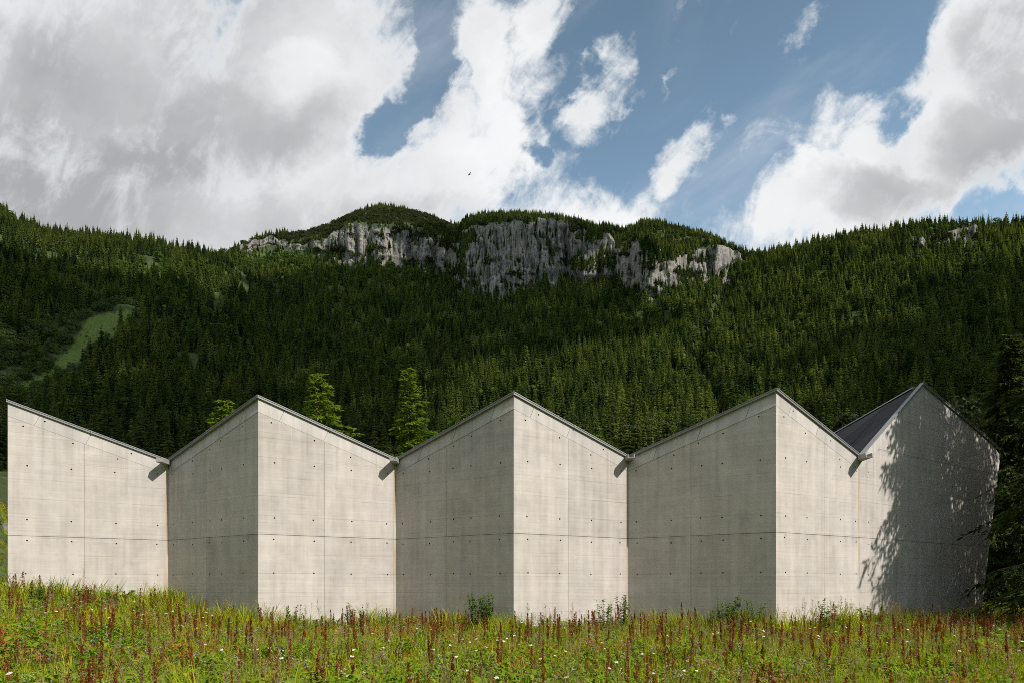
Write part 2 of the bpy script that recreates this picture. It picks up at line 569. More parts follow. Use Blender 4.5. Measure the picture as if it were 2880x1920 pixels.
def build_land():
    phis = np.arctan(U_IN)
    edge_phi = phis[-1]
    side = np.linspace(edge_phi, math.pi, 46)[1:]
    allphi = np.concatenate([-side[::-1][1:], phis, side])          # all round
    rows = []
    region_edge = []
    for ph in allphi:
        pc = max(min(ph, edge_phi), -edge_phi)
        u = math.tan(pc)
        near, (D, Z, Db, zb, Dt, zt, dr, zr), edge = land_profile(u)
        fade = 1.0 - 0.12 * float(sstep(R(60), R(120), abs(ph)))
        nd = np.array([a for a, _ in near] + [480.0])
        nz = np.array([b for _, b in near] + [Z[0]])
        d1, z1 = NEAR_D, np.interp(NEAR_D, nd, nz)
        t = np.linspace(0, 1, MID_N + 1)[1:]
        k0 = 300.0
        d2 = k0 + (Db - k0) * t
        dd = np.concatenate([[300.0, 480.0], D[1:]])
        zz = np.concatenate([[nz[4]], [Z[0]], Z[1:]])
        z2 = np.interp(d2, dd, zz)
        z2 += (zb - z2[-1]) * t ** 6
        t = np.linspace(0, 1, CLIFF_N + 1)[1:]
        d3, z3 = Db + (Dt - Db) * t, zb + (zt - zb) * t
        t = np.linspace(0, 1, TOP_N + 1)[1:]
        d4 = Dt + (dr - Dt) * t
        z4 = zt + (zr - zt) * (1 - (1 - t) ** 1.25)
        d5 = np.array([dr + 25, dr + 80, dr + 220, dr + 700])
        z5 = np.array([zr - 4, zr - 30, zr - 130, zr - 420])
        d = np.concatenate([d1, d2, d3, d4, d5])
        z = np.concatenate([z1, z2, z3, z4, z5])
        z = z * fade
        cosr = math.cos(pc)
        rad = d / cosr
        rows.append((ph, rad, z, d))
        region_edge.append(edge)
    P = np.array([a for a, _, _, _ in rows])
    RAD = np.array([b for _, b, _, _ in rows])
    ZZ = np.array([c for _, _, c, _ in rows])
    DD = np.array([d for _, _, _, d in rows])
    E = np.array(region_edge)[:, None]
    X = np.sin(P)[:, None] * RAD
    Y = np.cos(P)[:, None] * RAD
    # relief
    n0 = len(NEAR_D)
    idx = np.arange(RAD.shape[1])[None, :]
    is_cliff = ((idx >= n0 + MID_N) & (idx < n0 + MID_N + CLIFF_N)) * E
    far = sstep(140, 480, DD) * sstep(0, 1, np.clip((DD.max(axis=1, keepdims=True) - 700 - DD) / 120, 0, 1))
    bumps = (fbm(X / 85, Y / 85, 21, 4) - 0.5) * 34 + (fbm(X / 24, Y / 24, 22, 3) - 0.5) * 9
    ZZ = ZZ + bumps * far * (1 - is_cliff * 0.8) * (0.9 - 0.55 * (idx >= n0 + MID_N))
    # gullies running down the slope
    uu = np.tan(np.clip(P, -0.75, 0.75))[:, None] * np.ones_like(X)
    gul = np.exp(-((uu - (px(1638) + 0.02 * np.sin(ZZ / 60))) / 0.010) ** 2) * 22 * sstep(420, 640, DD) * (idx < n0 + MID_N)
    gul = gul + np.exp(-((uu - px(905)) / 0.012) ** 2) * 9 * sstep(450, 640, DD) * (idx < n0 + MID_N)
    ZZ = ZZ - gul
    # columns, clefts and ledges of the rock faces
    zc = ZZ / 110.0
    c1 = fbm(uu * 42 + 0.4 * fbm(uu * 9, zc * 2, 5), zc * 0.8, 31, 3)
    c2 = np.abs(vnoise(uu * 190 + 1.2 * fbm(uu * 25, zc * 5, 6), zc * 2.2, 32) - 0.5) * 2
    c3 = np.abs(vnoise(uu * 430, zc * 6, 33) - 0.5) * 2
    c4 = fbm(uu * 70, zc * 14, 34, 3)
    c5 = np.abs(vnoise(uu * 78 + 0.8 * fbm(uu * 14, zc * 3, 7), zc * 0.9, 35) - 0.5) * 2
    push = (c1 - 0.5) * 42 + np.minimum(c5, 0.45) * 26 + np.minimum(c2, 0.5) * 10 + (c3 - 0.5) * 2.5 + (c4 - 0.5) * 8
    push = -push
    tt = np.clip((idx - (n0 + MID_N - 4)) / 8.0, 0, 1) * np.clip((n0 + MID_N + CLIFF_N + 6 - idx) / 8.0, 0, 1)
    dp = push * tt * np.clip((E - 0.15) / 0.85, 0, 1)
    X = X + np.sin(P)[:, None] * dp
    Y = Y + np.cos(P)[:, None] * dp
    ZZ = ZZ + EYE * 0 + np.where(DD < 60, 0, 0)
    near_w = 1 - sstep(24, 60, DD)
    Zw = ZZ + EYE * (1 - np.exp(-DD / 400.0)) + ground_z(X, Y) * near_w
    co = np.stack([X, Y, Zw], axis=2)
    na, nr = X.shape

    xs_, ys_ = (X / np.maximum(Y, 1.0) * 1920 + 1440) / 1.2245, (1648 - (Zw - EYE) / np.maximum(Y, 1.0) * 1920) / 1.2245
    turf = (poly_mask(GLADE, xs_, ys_) & (Y > 100)) * 1.0

    def piece(name, j0, j1, mat, label, cols=None):
        i0, i1 = cols if cols else (0, na - 1)
        sub = co[i0:i1 + 1, j0:j1 + 1]
        A, B = sub.shape[:2]
        I = np.arange(A * B).reshape(A, B)
        q = np.stack([I[:-1, :-1], I[1:, :-1], I[1:, 1:], I[:-1, 1:]], axis=2).reshape(-1, 4)
        me = bpy.data.meshes.new(name)
        me.vertices.add(A * B)
        me.vertices.foreach_set('co', sub.reshape(-1))
        me.loops.add(q.size)
        me.loops.foreach_set('vertex_index', q.reshape(-1))
        me.polygons.add(len(q))
        me.polygons.foreach_set('loop_start', np.arange(len(q)) * 4)
        me.polygons.foreach_set('use_smooth', np.ones(len(q), bool))
        me.materials.append(mat)
        if turf is not None:
            at = me.attributes.new('turf', 'FLOAT', 'POINT')
            at.data.foreach_set('value', turf[i0:i1 + 1, j0:j1 + 1].reshape(-1).astype(np.float32))
        me.update(calc_edges=True)
        me.validate()
        o = link(name, me)
        tag(o, label, kind='structure')
        return o

    jm = int(np.searchsorted(NEAR_D, 60))
    k1 = n0 + MID_N
    piece('meadow', 0, jm, M_SOIL, 'flower meadow ground sloping up towards the left')
    piece('mountain_slope', jm, k1 - 3, M_SLOPE, 'steep wooded mountain slope behind the concrete building')
    piece('rock_cliff', k1 - 3, k1 + CLIFF_N + 2, M_ROCK, 'pale grey rock faces below the mountain ridge')
    piece('mountain_ridge', k1 + CLIFF_N + 2, nr - 1, M_SLOPE, 'scrub covered mountain ridge above the rock faces')
    return dict(P=P, co=co, DD=DD, E=E, n0=n0, k1=k1, k2=k1 + CLIFF_N, na=na, nr=nr)


def mat_rock():
    m_, g, b = new_mat('pale_rock')
    tc = g.new('ShaderNodeTexCoord')
    ob = tc.outputs['Object']
    col1 = g.noise(g.map(ob, scale=(0.075, 0.075, 0.008)), 1.0, 8, 0.65, 0.4).outputs[0]
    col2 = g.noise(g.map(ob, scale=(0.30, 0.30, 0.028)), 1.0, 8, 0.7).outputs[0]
    big = g.noise(ob, 0.02, 5, 0.6).outputs[0]
    c = g.ramp(col1, [(0.27, (0.065, 0.058, 0.052)), (0.43, (0.20, 0.182, 0.160)), (0.58, (0.29, 0.264, 0.232)), (0.8, (0.38, 0.345, 0.305))])
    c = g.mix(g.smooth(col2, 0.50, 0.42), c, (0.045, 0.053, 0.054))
    c = g.mix(g.smooth(big, 0.5, 0.7, 0, 0.35), c, (0.36, 0.31, 0.25))
    strat = g.noise(g.map(ob, rot=(0.25, 0.12, 0), scale=(0.03, 0.03, 0.22)), 1.0, 6, 0.65, 0.3).outputs[0]
    c = g.mix(g.smooth(g.m('ABSOLUTE', g.m('SUBTRACT', strat, 0.5)), 0.022, 0.004, 0.0, 0.75), c, (0.05, 0.046, 0.043))
    geo = g.new('ShaderNodeNewGeometry')
    sp = g.new('ShaderNodeSeparateXYZ')
    g.l.new(geo.outputs['Normal'], sp.inputs[0])
    moss = g.m('ADD', g.m('MULTIPLY', g.noise(ob, 0.06, 6, 0.65).outputs[0], 1.1), g.m('MULTIPLY', sp.outputs[2], 0.75))
    c = g.mix(g.smooth(moss, 0.93, 1.02), c, (0.035, 0.05, 0.022))
    g.l.new(c, b.inputs['Base Color'])
    bp = g.new('ShaderNodeBump')
    bp.inputs['Strength'].default_value = 0.9
    bp.inputs['Distance'].default_value = 3.0
    g.l.new(col2, bp.inputs['Height'])
    g.l.new(bp.outputs[0], b.inputs['Normal'])
    return m_


def mat_slope():
    m_, g, b = new_mat('mountain_grass_and_scrub')
    tc = g.new('ShaderNodeTexCoord')
    ob = tc.outputs['Object']
    a = g.noise(ob, 0.05, 8, 0.65).outputs[0]
    f = g.noise(ob, 0.35, 6, 0.7).outputs[0]
    att = g.new('ShaderNodeAttribute')
    att.attribute_name = 'turf'
    c = g.ramp(g.m('ADD', g.m('MULTIPLY', a, 0.6), g.m('MULTIPLY', f, 0.4)),
               [(0.3, (0.022, 0.032, 0.010)), (0.48, (0.042, 0.062, 0.014)), (0.6, (0.068, 0.098, 0.020)), (0.75, (0.10, 0.125, 0.032))])
    c = g.mix(g.m('MULTIPLY', att.outputs['Fac'], g.smooth(f, 0.36, 0.56, 0.25, 1.0)), c, (0.11, 0.175, 0.022))
    g.l.new(c, b.inputs['Base Color'])
    bp = g.new('ShaderNodeBump')
    bp.inputs['Strength'].default_value = 1.0
    bp.inputs['Distance'].default_value = 2.5
    g.l.new(f, bp.inputs['Height'])
    g.l.new(bp.outputs[0], b.inputs['Normal'])
    return m_


def mat_soil():
    m_, g, b = new_mat('meadow_soil')
    tc = g.new('ShaderNodeTexCoord')
    ob = tc.outputs['Object']
    a = g.noise(ob, 1.3, 8, 0.7).outputs[0]
    c = g.ramp(a, [(0.3, (0.025, 0.035, 0.010)), (0.5, (0.05, 0.075, 0.016)), (0.7, (0.10, 0.12, 0.03))])
    g.l.new(c, b.inputs['Base Color'])
    return m_


M_ROCK, M_SLOPE, M_SOIL = mat_rock(), mat_slope(), mat_soil()
LAND = build_land()

# ------------------------------------------------------------------ the concrete building
ZR = 7.44                       # ridge height
PTS = {'L': (-15.88, 21.50), 'V1': (-12.00, 23.83), 'P1': (-7.81, 21.00), 'V2': (-3.96, 23.31), 'P2': (0.054, 20.65),
       'V3': (3.91, 22.97), 'P3': (7.84, 20.27), 'V4': (11.42, 22.42), 'G': (14.87, 24.75)}
ZV = {'V1': 5.99, 'V2': 5.93, 'V3': 5.96, 'V4': 5.88}
GD = (0.829, 0.559)             # direction of the gable wall
ZG = 8.95
ZE = 7.41
ZJ = 3.27                       # level of the long pour joint
BACK = 40.0
BAND = 0.42


def mat_concrete(name, band=False):
    m_, g, b = new_mat(name)
    uvn = g.new('ShaderNodeUVMap')
    uvn.uv_map = 'UVMap'
    uv = uvn.outputs[0]
    uv2 = g.new('ShaderNodeUVMap')
    uv2.uv_map = 'Edge'
    s2 = g.new('ShaderNodeSeparateXYZ')
    g.l.new(uv2.outputs[0], s2.inputs[0])
    s1 = g.new('ShaderNodeSeparateXYZ')
    g.l.new(uv, s1.inputs[0])
    oi = g.new('ShaderNodeObjectInfo')
    base = (0.535, 0.486, 0.447) if not band else (0.543, 0.507, 0.474)
    blotch = g.noise(uv, 0.9, 6, 0.6, 0.3).outputs[0]
    mott = g.noise(g.map(uv, scale=(1.0, 0.55, 1)), 3.2, 7, 0.62, 0.4).outputs[0]
    grain = g.noise(g.map(uv, scale=(0.7, 15.0, 1)), 1.0, 5, 0.6).outputs[0]
    grain2 = g.noise(g.map(uv, scale=(1.4, 34.0, 1)), 1.0, 4, 0.6).outputs[0]
    drip = g.noise(g.map(uv, scale=(4.5, 0.22, 1)), 1.0, 5, 0.6).outputs[0]
    # boards of the formwork: lines about every 10 cm, some strong, most faint
    vb = g.m('DIVIDE', g.m('ADD', s1.outputs[1], g.m('MULTIPLY', g.noise(uv, 0.5, 2).outputs[0], 0.03)), 0.104)
    fr = g.m('FRACT', vb)
    bid = g.m('FLOOR', vb)
    wn = g.new('ShaderNodeTexWhiteNoise')
    wn.noise_dimensions = '1D'
    g.l.new(bid, wn.inputs['W'])
    line = g.smooth(g.m('ABSOLUTE', g.m('SUBTRACT', fr, 0.5)), 0.40, 0.5)
    wobble = g.smooth(g.noise(g.map(uv, scale=(0.7, 9.0, 1)), 1.0, 4, 0.6).outputs[0], 0.42, 0.62)
    strong = g.m('POWER', wn.outputs['Value'], 3.0)
    line = g.m('MULTIPLY', line, g.m('MULTIPLY', g.m('ADD', 0.10, g.m('MULTIPLY', strong, 0.75)), wobble))
    tone = g.m('MULTIPLY', g.m('SUBTRACT', wn.outputs['Value'], 0.5), 0.06)
    val = g.m('ADD', 1.0, g.m('MULTIPLY', g.m('SUBTRACT', blotch, 0.5), 0.48))
    val = g.m('ADD', val, g.m('MULTIPLY', g.m('SUBTRACT', mott, 0.5), 0.34))
    val = g.m('ADD', val, g.m('MULTIPLY', g.m('SUBTRACT', grain, 0.5), 0.26 if not band else 0.06))
    val = g.m('ADD', val, g.m('MULTIPLY', g.m('SUBTRACT', grain2, 0.5), 0.10 if not band else 0.05))
    val = g.m('ADD', val, g.m('MULTIPLY', g.m('SUBTRACT', drip, 0.5), 0.55))
    if not band:
        val = g.m('ADD', val, tone)
        # courses of the shuttering, one at each row of ties
        cf = g.m('ABSOLUTE', g.m('SUBTRACT', g.m('FRACT', g.m('ADD', g.m('DIVIDE', g.m('SUBTRACT', s1.outputs[1], 2.06), 0.6), 10.5)), 0.5))
        course = g.m('MULTIPLY', g.smooth(cf, 0.028, 0.008), g.smooth(g.noise(g.map(uv, scale=(0.5, 2.5, 1)), 1.0, 4, 0.6).outputs[0], 0.40, 0.60))
        val = g.m('SUBTRACT', val, g.m('MULTIPLY', course, 0.20))
        val = g.m('SUBTRACT', val, g.m('MULTIPLY', line, 0.60))
    val = g.m('ADD', val, g.m('MULTIPLY', g.m('SUBTRACT', oi.outputs['Random'], 0.5), 0.14))
    # run-off from the roof edge
    wash = g.smooth(g.noise(g.map(uv, scale=(5.5, 0.12, 1)), 1.0, 5, 0.62).outputs[0], 0.50, 0.70)
    wash = g.m('MULTIPLY', wash, g.smooth(g.m('ADD', s2.outputs[1], g.m('MULTIPLY', blotch, 1.2)), 3.0, 0.7))
    val = g.m('SUBTRACT', val, g.m('MULTIPLY', wash, 0.17))
    # damp line of the pour joint and grime beneath it
    dj = g.m('SUBTRACT', s1.outputs[1], ZJ)
    under = g.m('MULTIPLY', g.smooth(dj, -0.5, 0.0), g.smooth(dj, 0.02, 0.0))
    stainn = g.smooth(g.noise(g.map(uv, scale=(1.6, 0.5, 1)), 1.0, 6, 0.65).outputs[0], 0.48, 0.72)
    val = g.m('SUBTRACT', val, g.m('MULTIPLY', g.m('MULTIPLY', under, stainn), 0.20))
    near = g.m('MULTIPLY', g.smooth(g.m('ABSOLUTE', dj), 0.09, 0.0), g.noise(g.map(uv, scale=(1.2, 6, 1)), 1.0, 5, 0.6).outputs[0])
    val = g.m('SUBTRACT', val, g.m('MULTIPLY', near, 0.09))
    # pores
    vo = g.new('ShaderNodeTexVoronoi')
    vo.feature = 'F1'
    vo.inputs['Scale'].default_value = 9.0
    g.l.new(uv, vo.inputs['Vector'])
    keep = g.smooth(g.noise(uv, 1.4, 3).outputs[0], 0.47, 0.6)
    pore = g.m('MULTIPLY', g.smooth(vo.outputs['Distance'], 0.11, 0.05), keep)
    pore = g.m('MULTIPLY', pore, g.smooth(g.noise(uv, 5.0, 1).outputs[0], 0.5, 0.6))
    val = g.m('SUBTRACT', val, g.m('MULTIPLY', pore, 0.4))
    c = g.v('SCALE', base, scale=val)
    hue = g.noise(uv, 0.6, 4, 0.6).outputs[0]
    c = g.mix(g.smooth(hue, 0.4, 0.7, 0, 0.5), c, g.v('MULTIPLY', c, (1.035, 1.0, 0.93)))
    # rust run down from the spouts beside the valley corners
    e = g.m('ADD', s2.outputs[0], g.m('MULTIPLY', g.m('SUBTRACT', drip, 0.5), 0.10))
    run = g.m('MULTIPLY', g.smooth(e, 0.17, 0.02), g.smooth(s2.outputs[1], 0.0, 0.8, 0.35, 1.0))
    run = g.m('MULTIPLY', run, g.smooth(g.noise(g.map(uv, scale=(14, 0.5, 1)), 1.0, 4, 0.6).outputs[0], 0.34, 0.62))
    c = g.mix(g.m('MULTIPLY', run, 0.62), c, (0.44, 0.27, 0.095))
    g.l.new(c, b.inputs['Base Color'])
    b.inputs['Roughness'].default_value = 0.82
    h = g.m('ADD', g.m('MULTIPLY', grain, 0.45), g.m('MULTIPLY', grain2, 0.35))
    h = g.m('SUBTRACT', h, g.m('MULTIPLY', line, 1.4))
    h = g.m('ADD', h, g.m('MULTIPLY', tone, 4.0))
    h = g.m('SUBTRACT', h, g.m('MULTIPLY', pore, 0.8))
    h = g.m('ADD', h, g.m('MULTIPLY', mott, 0.5))
    bp = g.new('ShaderNodeBump')
    bp.inputs['Strength'].default_value = 0.30 if not band else 0.2
    bp.inputs['Distance'].default_value = 0.004
    g.l.new(h, bp.inputs['Height'])
    g.l.new(bp.outputs[0], b.inputs['Normal'])
    return m_


M_CONC = mat_concrete('board_marked_concrete')
M_BAND = mat_concrete('smooth_concrete', band=True)
M_JOINT = plain('dark_joint', (0.34, 0.31, 0.275), 0.9)
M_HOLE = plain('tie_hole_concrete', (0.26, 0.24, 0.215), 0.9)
M_FLASH = plain('grey_sheet_metal', (0.30, 0.295, 0.30), 0.5, 0.35, 0.06, 2.0)
M_ROOF = plain('dark_roof_sheet', (0.034, 0.032, 0.035), 0.8, 0.0, 0.3, 1.2)
M_SPOUT = plain('grey_spout_concrete', (0.30, 0.285, 0.265), 0.8, 0.0, 0.12)

GAP = 0.009


def clip_poly(poly, a, b, c):
    """keep the side a*u + b*v <= c"""
    out = []
    for i in range(len(poly)):
        p, q = poly[i], poly[(i + 1) % len(poly)]
        dp, dq = a * p[0] + b * p[1] - c, a * q[0] + b * q[1] - c
        if dp <= 0:
            out.append(p)
        if dp * dq < 0:
            t = dp / (dp - dq)
            out.append((p[0] + (q[0] - p[0]) * t, p[1] + (q[1] - p[1]) * t))
    return out


def inside(poly, u, v, margin):
    n = len(poly)
    for i in range(n):
        p, q = poly[i], poly[(i + 1) % n]
        ex, ey = q[0] - p[0], q[1] - p[1]
        L = math.hypot(ex, ey)
        if L < 1e-6:
            continue
        if (ex * (v - p[1]) - ey * (u - p[0])) / L < margin:
            return False
    return True


class Wall:
    """a flat wall in the frame u (along), z (up), n (outwards); panels with open joints stand 3 cm proud of a backing sheet"""
    def __init__(s, a, b, idx, valley=None):
        s.o = Vector((a[0], a[1], 0))
        d = Vector((b[0] - a[0], b[1] - a[1], 0))
        s.L = d.length
        s.d = d.normalized()
        s.n = Vector((s.d.y, -s.d.x, 0))
        s.idx = idx
        s.valley = valley
        s.root = None

    def p(s, u, z, out=0.0):
        return s.o + s.d * u + Vector((0, 0, z)) + s.n * out

    def panel(s, poly, holes, mat, name='wall_panel', out=0.0, top_in=0.0):
        """poly: convex, counter-clockwise in (u, z); top_in leans the face back towards its top edge"""
        hs = [h for h in holes if inside(poly, h[0], h[1], 0.05)]
        vv, ee = [], []
        n = len(poly)
        vv += [Vector(q) for q in poly]
        ee += [(i, (i + 1) % n) for i in range(n)]
        RH = 0.028
        loops = []
        for hx, hy in hs:
            k0 = len(vv)
            for k in range(8):
                an = 2 * math.pi * k / 8
                vv.append(Vector((hx + RH * math.cos(an), hy + RH * math.sin(an))))
            ee += [(k0 + k, k0 + (k + 1) % 8) for k in range(8)]
            loops.append((hx, hy))
        ov, oe, of, _, _, _ = delaunay_2d_cdt(vv, ee, [], 0, 1e-6)
        lo = min(q[1] for q in poly)
        mb = MB()
        zmin = {}

        def lean(u, z):
            if not top_in:
                return out
            # distance above the lower edge of the band
            return out - top_in * max(0.0, min(1.0, (z - s.low(u)) / BAND))
        U0 = s.idx * 37.0
        edge_uv = []

        def add(pts2, outs, mat_i):
            mb.face([s.p(u, z, o) for (u, z), o in zip(pts2, outs)], mat_i, [(u + U0, z) for u, z in pts2])
            for (u, z) in pts2:
                d = 9.0
                if s.valley == 'end': d = s.L - u
                if s.valley == 'start': d = (u + 0.25)
                edge_uv.append((d, s.low(u) + BAND - z))
        for f in of:
            cx = sum(ov[i].x for i in f) / len(f)
            cz = sum(ov[i].y for i in f) / len(f)
            if any((cx - a) ** 2 + (cz - b_) ** 2 < (RH * 0.9) ** 2 for a, b_ in loops):
                continue
            if not inside(poly, cx, cz, -1e-5):
                continue
            pts2 = [(ov[i].x, ov[i].y) for i in f]
            ar = sum(pts2[i][0] * pts2[(i + 1) % len(pts2)][1] - pts2[(i + 1) % len(pts2)][0] * pts2[i][1] for i in range(len(pts2)))
            if ar < 0:
                pts2 = pts2[::-1]
            add(pts2, [lean(*q) for q in pts2], 0)
        for i in range(n):                                       # rims of the panel
            a, b_ = poly[i], poly[(i + 1) % n]
            add([b_, a, a, b_], [lean(*b_), lean(*a), -0.03, -0.03], 0)
        for hx, hy in loops:                                     # recessed tie holes
            ring = [(hx + RH * math.cos(2 * math.pi * k / 8), hy + RH * math.sin(2 * math.pi * k / 8)) for k in range(8)]
            o_ = lean(hx, hy)
            for k in range(8):
                a, b_ = ring[k], ring[(k + 1) % 8]
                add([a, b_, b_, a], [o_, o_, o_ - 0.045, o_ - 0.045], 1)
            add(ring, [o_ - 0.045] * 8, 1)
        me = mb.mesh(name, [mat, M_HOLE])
        lay = me.uv_layers.new(name='Edge')
        for k, q in enumerate(edge_uv):
            lay.data[k].uv = q
        return link(name, me, s.root)


def build_building():
    bld = empty('concrete_building', (0, 24, 0))
    tag(bld, 'long zigzag building of pale board marked concrete with pointed gables in a flower meadow', 'building')
    loc = Matrix.Translation((0, -24, 0))

    def child(o):
        return o
    names = ['L', 'V1', 'P1', 'V2', 'P2', 'V3', 'P3', 'V4']
    lit_holes = [0.48, 1.70, 2.94, 4.17]
    dark_holes = [0.31, 1.52, 2.49, 3.17, 4.32]
    rows_lit = [2.06, 3.11, 3.79, 5.50]
    rows_dark = [2.06, 3.08, 3.80, 5.46]
    walls = []
    for i in range(7):
        a, b = names[i], names[i + 1]
        valley_end = b.startswith('V')
        w = Wall(PTS[a], PTS[b], i + 1, 'end' if valley_end else 'start')
        za = ZV.get(a, ZR)
        zb_ = ZV.get(b, ZR)
        L = w.L
        w.root = None
        top = lambda u, za=za, zb_=zb_, L=L: za + (zb_ - za) * u / L
        band = BAND
        w.low = lambda u, top=top: top(u) - BAND
        root = MB()
        # backing sheet, seen only in the joints
        root.face([w.p(0, -0.6, -0.032), w.p(L, -0.6, -0.032), w.p(L, zb_ - 0.02, -0.032), w.p(0, za - 0.02, -0.032)])
        wo = root.build('wall', [M_JOINT], bld)
        w.root = wo
        uj = {1: 2.04, 3: 2.04, 5: 2.04, 7: 2.30, 2: 2.33, 4: 2.19, 6: 2.17}[i + 1]
        holes = []
        if valley_end:
            hu = list(lit_holes) if i != 6 else [0.42, 1.45, 2.28, 3.15, 3.95]
            rows = rows_lit
        else:
            hu = list(dark_holes)
            rows = rows_dark
        jit = random.Random(100 + i)
        for u in hu:
            for z in rows:
                if z < top(u) - BAND - 0.25:
                    holes.append((u + jit.uniform(-0.03, 0.03), z + jit.uniform(-0.02, 0.02)))
            holes.append((u + jit.uniform(-0.1, 0.1), top(u) - BAND - 0.11 - 0.02 * jit.random()))
            if jit.random() < 0.5:
                holes.append((u + jit.uniform(0.25, 0.5), top(u) - BAND + 0.10))
        t0, t1 = top(0) - BAND, top(L) - BAND
        full = [(0, -0.6), (L, -0.6), (L, t1), (0, t0)]
        g2 = GAP / 2
        if not valley_end:
            g2 = 0.008
        for (u0, u1) in ((0, uj), (uj, L)):
            part = full
            if u0 > 0: part = clip_poly(part, -1, 0, -(u0 + g2))
            if u1 < L: part = clip_poly(part, 1, 0, u1 - g2)
            lower = clip_poly(part, 0, 1, ZJ - 0.0055)
            upper = clip_poly(part, 0, -1, -(ZJ + 0.0055))
            w.panel(lower, holes, M_CONC, out=0.004 if not valley_end else 0.0)
            w.panel(upper, holes, M_CONC)
        # inclined course below the roof edge, poured in pieces with slanted ends
        cuts = [0.14 + 0.04 * jit.random(), 0.40 + 0.1 * jit.random(), 0.72 + 0.08 * jit.random()]
        if not valley_end:
            cuts = [1 - c for c in cuts[::-1]]
        us = [0.0] + [c * L for c in cuts[:2 if valley_end else 3]] + [L]
        for k in range(len(us) - 1):
            ua, ub = us[k], us[k + 1]
            sl = 0.16
            q = [(ua + (g2 - sl * 0.5 if k > 0 else 0), 0), (ub - (g2 + sl * 0.5 if k < len(us) - 2 else 0), 0),
                 (ub - (g2 - sl * 0.5 if k < len(us) - 2 else 0), 1), (ua + (g2 + sl * 0.5 if k > 0 else 0), 1)]
            poly = [(u, (top(u) - BAND + 0.006) if t == 0 else top(u)) for u, t in q]
            if valley_end:
                w.panel(poly, holes, M_BAND, 'edge_panel', out=0.003)
            else:
                w.panel(poly, holes, M_BAND, 'edge_panel', out=0.012, top_in=0.045)
        walls.append((w, top))
    # gable wall on the right, one plane, its right edge leaning outwards
    w = Wall(PTS['V4'], (PTS['V4'][0] + GD[0] * 11, PTS['V4'][1] + GD[1] * 11), 8, 'start')
    w.valley = 'start'
    ug = 4.167
    ue, zc = 10.30, 7.40
    sg_l = (ZG - ZV['V4']) / ug
    sg_r = (ZE - ZG) / (ue - ug)
    topg = lambda u: ZV['V4'] + sg_l * u if u < ug else ZG + sg_r * (u - ug)
    w.low = lambda u: topg(u) - BAND
    rt = lambda z: 9.01 + (10.78 - 9.01) * (z - 0.7) / (7.2 - 0.7)
    root = MB()
    root.face([w.p(0, -0.6, -0.032), w.p(rt(-0.6) - 0.02, -0.6, -0.032), w.p(rt(7.2) - 0.03, 7.18, -0.032), w.p(ue, ZE - 0.02, -0.032), w.p(ug, ZG - 0.02, -0.032), w.p(0, ZV['V4'] - 0.02, -0.032)])
    w.root = root.build('gable_wall', [M_JOINT], bld)
    holes = []
    jit = random.Random(7)
    for u in (0.55, 1.75, 2.95, 4.15, 5.35, 6.55, 7.75, 8.8):
        for z in (2.06, 3.08, 3.80, 5.46, 6.40):
            if z < topg(u) - BAND - 0.2:
                holes.append((u + jit.uniform(-.04, .04), z + jit.uniform(-.03, .03)))
    body = [(0, -0.6), (rt(-0.6), -0.6), (rt(7.2), 7.2), (ue, topg(ue)), (ug, ZG), (0, ZV['V4'])]
    low = [(0, -0.6), (rt(-0.6), -0.6), (rt(6.9), 6.9), (ue, topg(ue) - BAND), (ug, ZG - BAND), (0, ZV['V4'] - BAND)]
    g2 = GAP / 2
    ed = [0, 2.35, 4.75, 7.15, 11]
    zs = [-1, ZJ, 6.30, 10]
    for i in range(4):
        for j in range(3):
            q = low
            if i > 0: q = clip_poly(q, -1, 0, -(ed[i] + g2))
            if i < 3: q = clip_poly(q, 1, 0, ed[i + 1] - g2)
            if j > 0: q = clip_poly(q, 0, -1, -(zs[j] + g2)) if q else q
            if j < 2: q = clip_poly(q, 0, 1, zs[j + 1] - g2) if q else q
            if len(q) >= 3:
                ar = abs(sum(q[k][0] * q[(k + 1) % len(q)][1] - q[(k + 1) % len(q)][0] * q[k][1] for k in range(len(q))))
                if ar > 0.05:
                    w.panel(q, holes, M_CONC)
    for (ua, ub) in ((0, 2.0), (2.0 + GAP, ug - 0.0), (ug + GAP, 7.4), (7.4 + GAP, ue)):
        poly = [(ua, topg(ua) - BAND + 0.006), (ub, topg(ub) - BAND + 0.006), (ub, topg(ub)), (ua, topg(ua))]
        w.panel(poly, holes, M_BAND, 'edge_panel', out=0.003)
    # sliver of wall outside the verge, at the leaning corner
    q = [(rt(6.9), 6.9), (rt(7.2), 7.2), (ue + 0.05, 7.3), (ue + 0.02, topg(ue) - BAND + 0.01)]
    ggable = w

    # the other outside walls, plain and out of sight
    mb = MB()
    Lx, Ly = PTS['L']
    cr = w.p(rt(-0.6), 0)
    ct = w.p(rt(7.2), 0)
    mb.face([(Lx, BACK, -0.6), (Lx, Ly, -0.6), (Lx, Ly, ZR), (Lx, BACK, ZR)])
    mb.face([(cr.x, cr.y, -0.6), (cr.x + 0.3, BACK, -0.6), (ct.x + 0.3, BACK, 7.2), (ct.x, ct.y, 7.2)])
    mb.face([(cr.x + 0.3, BACK, -0.6), (Lx, BACK, -0.6), (Lx, BACK, ZR - 2.0), (ct.x + 0.3, BACK, ZR - 2.0)])
    mb.build('side_wall', [M_SPOUT], bld)
    # left end: a thick lip so that the end of the first wall reads as concrete
    mb = MB()
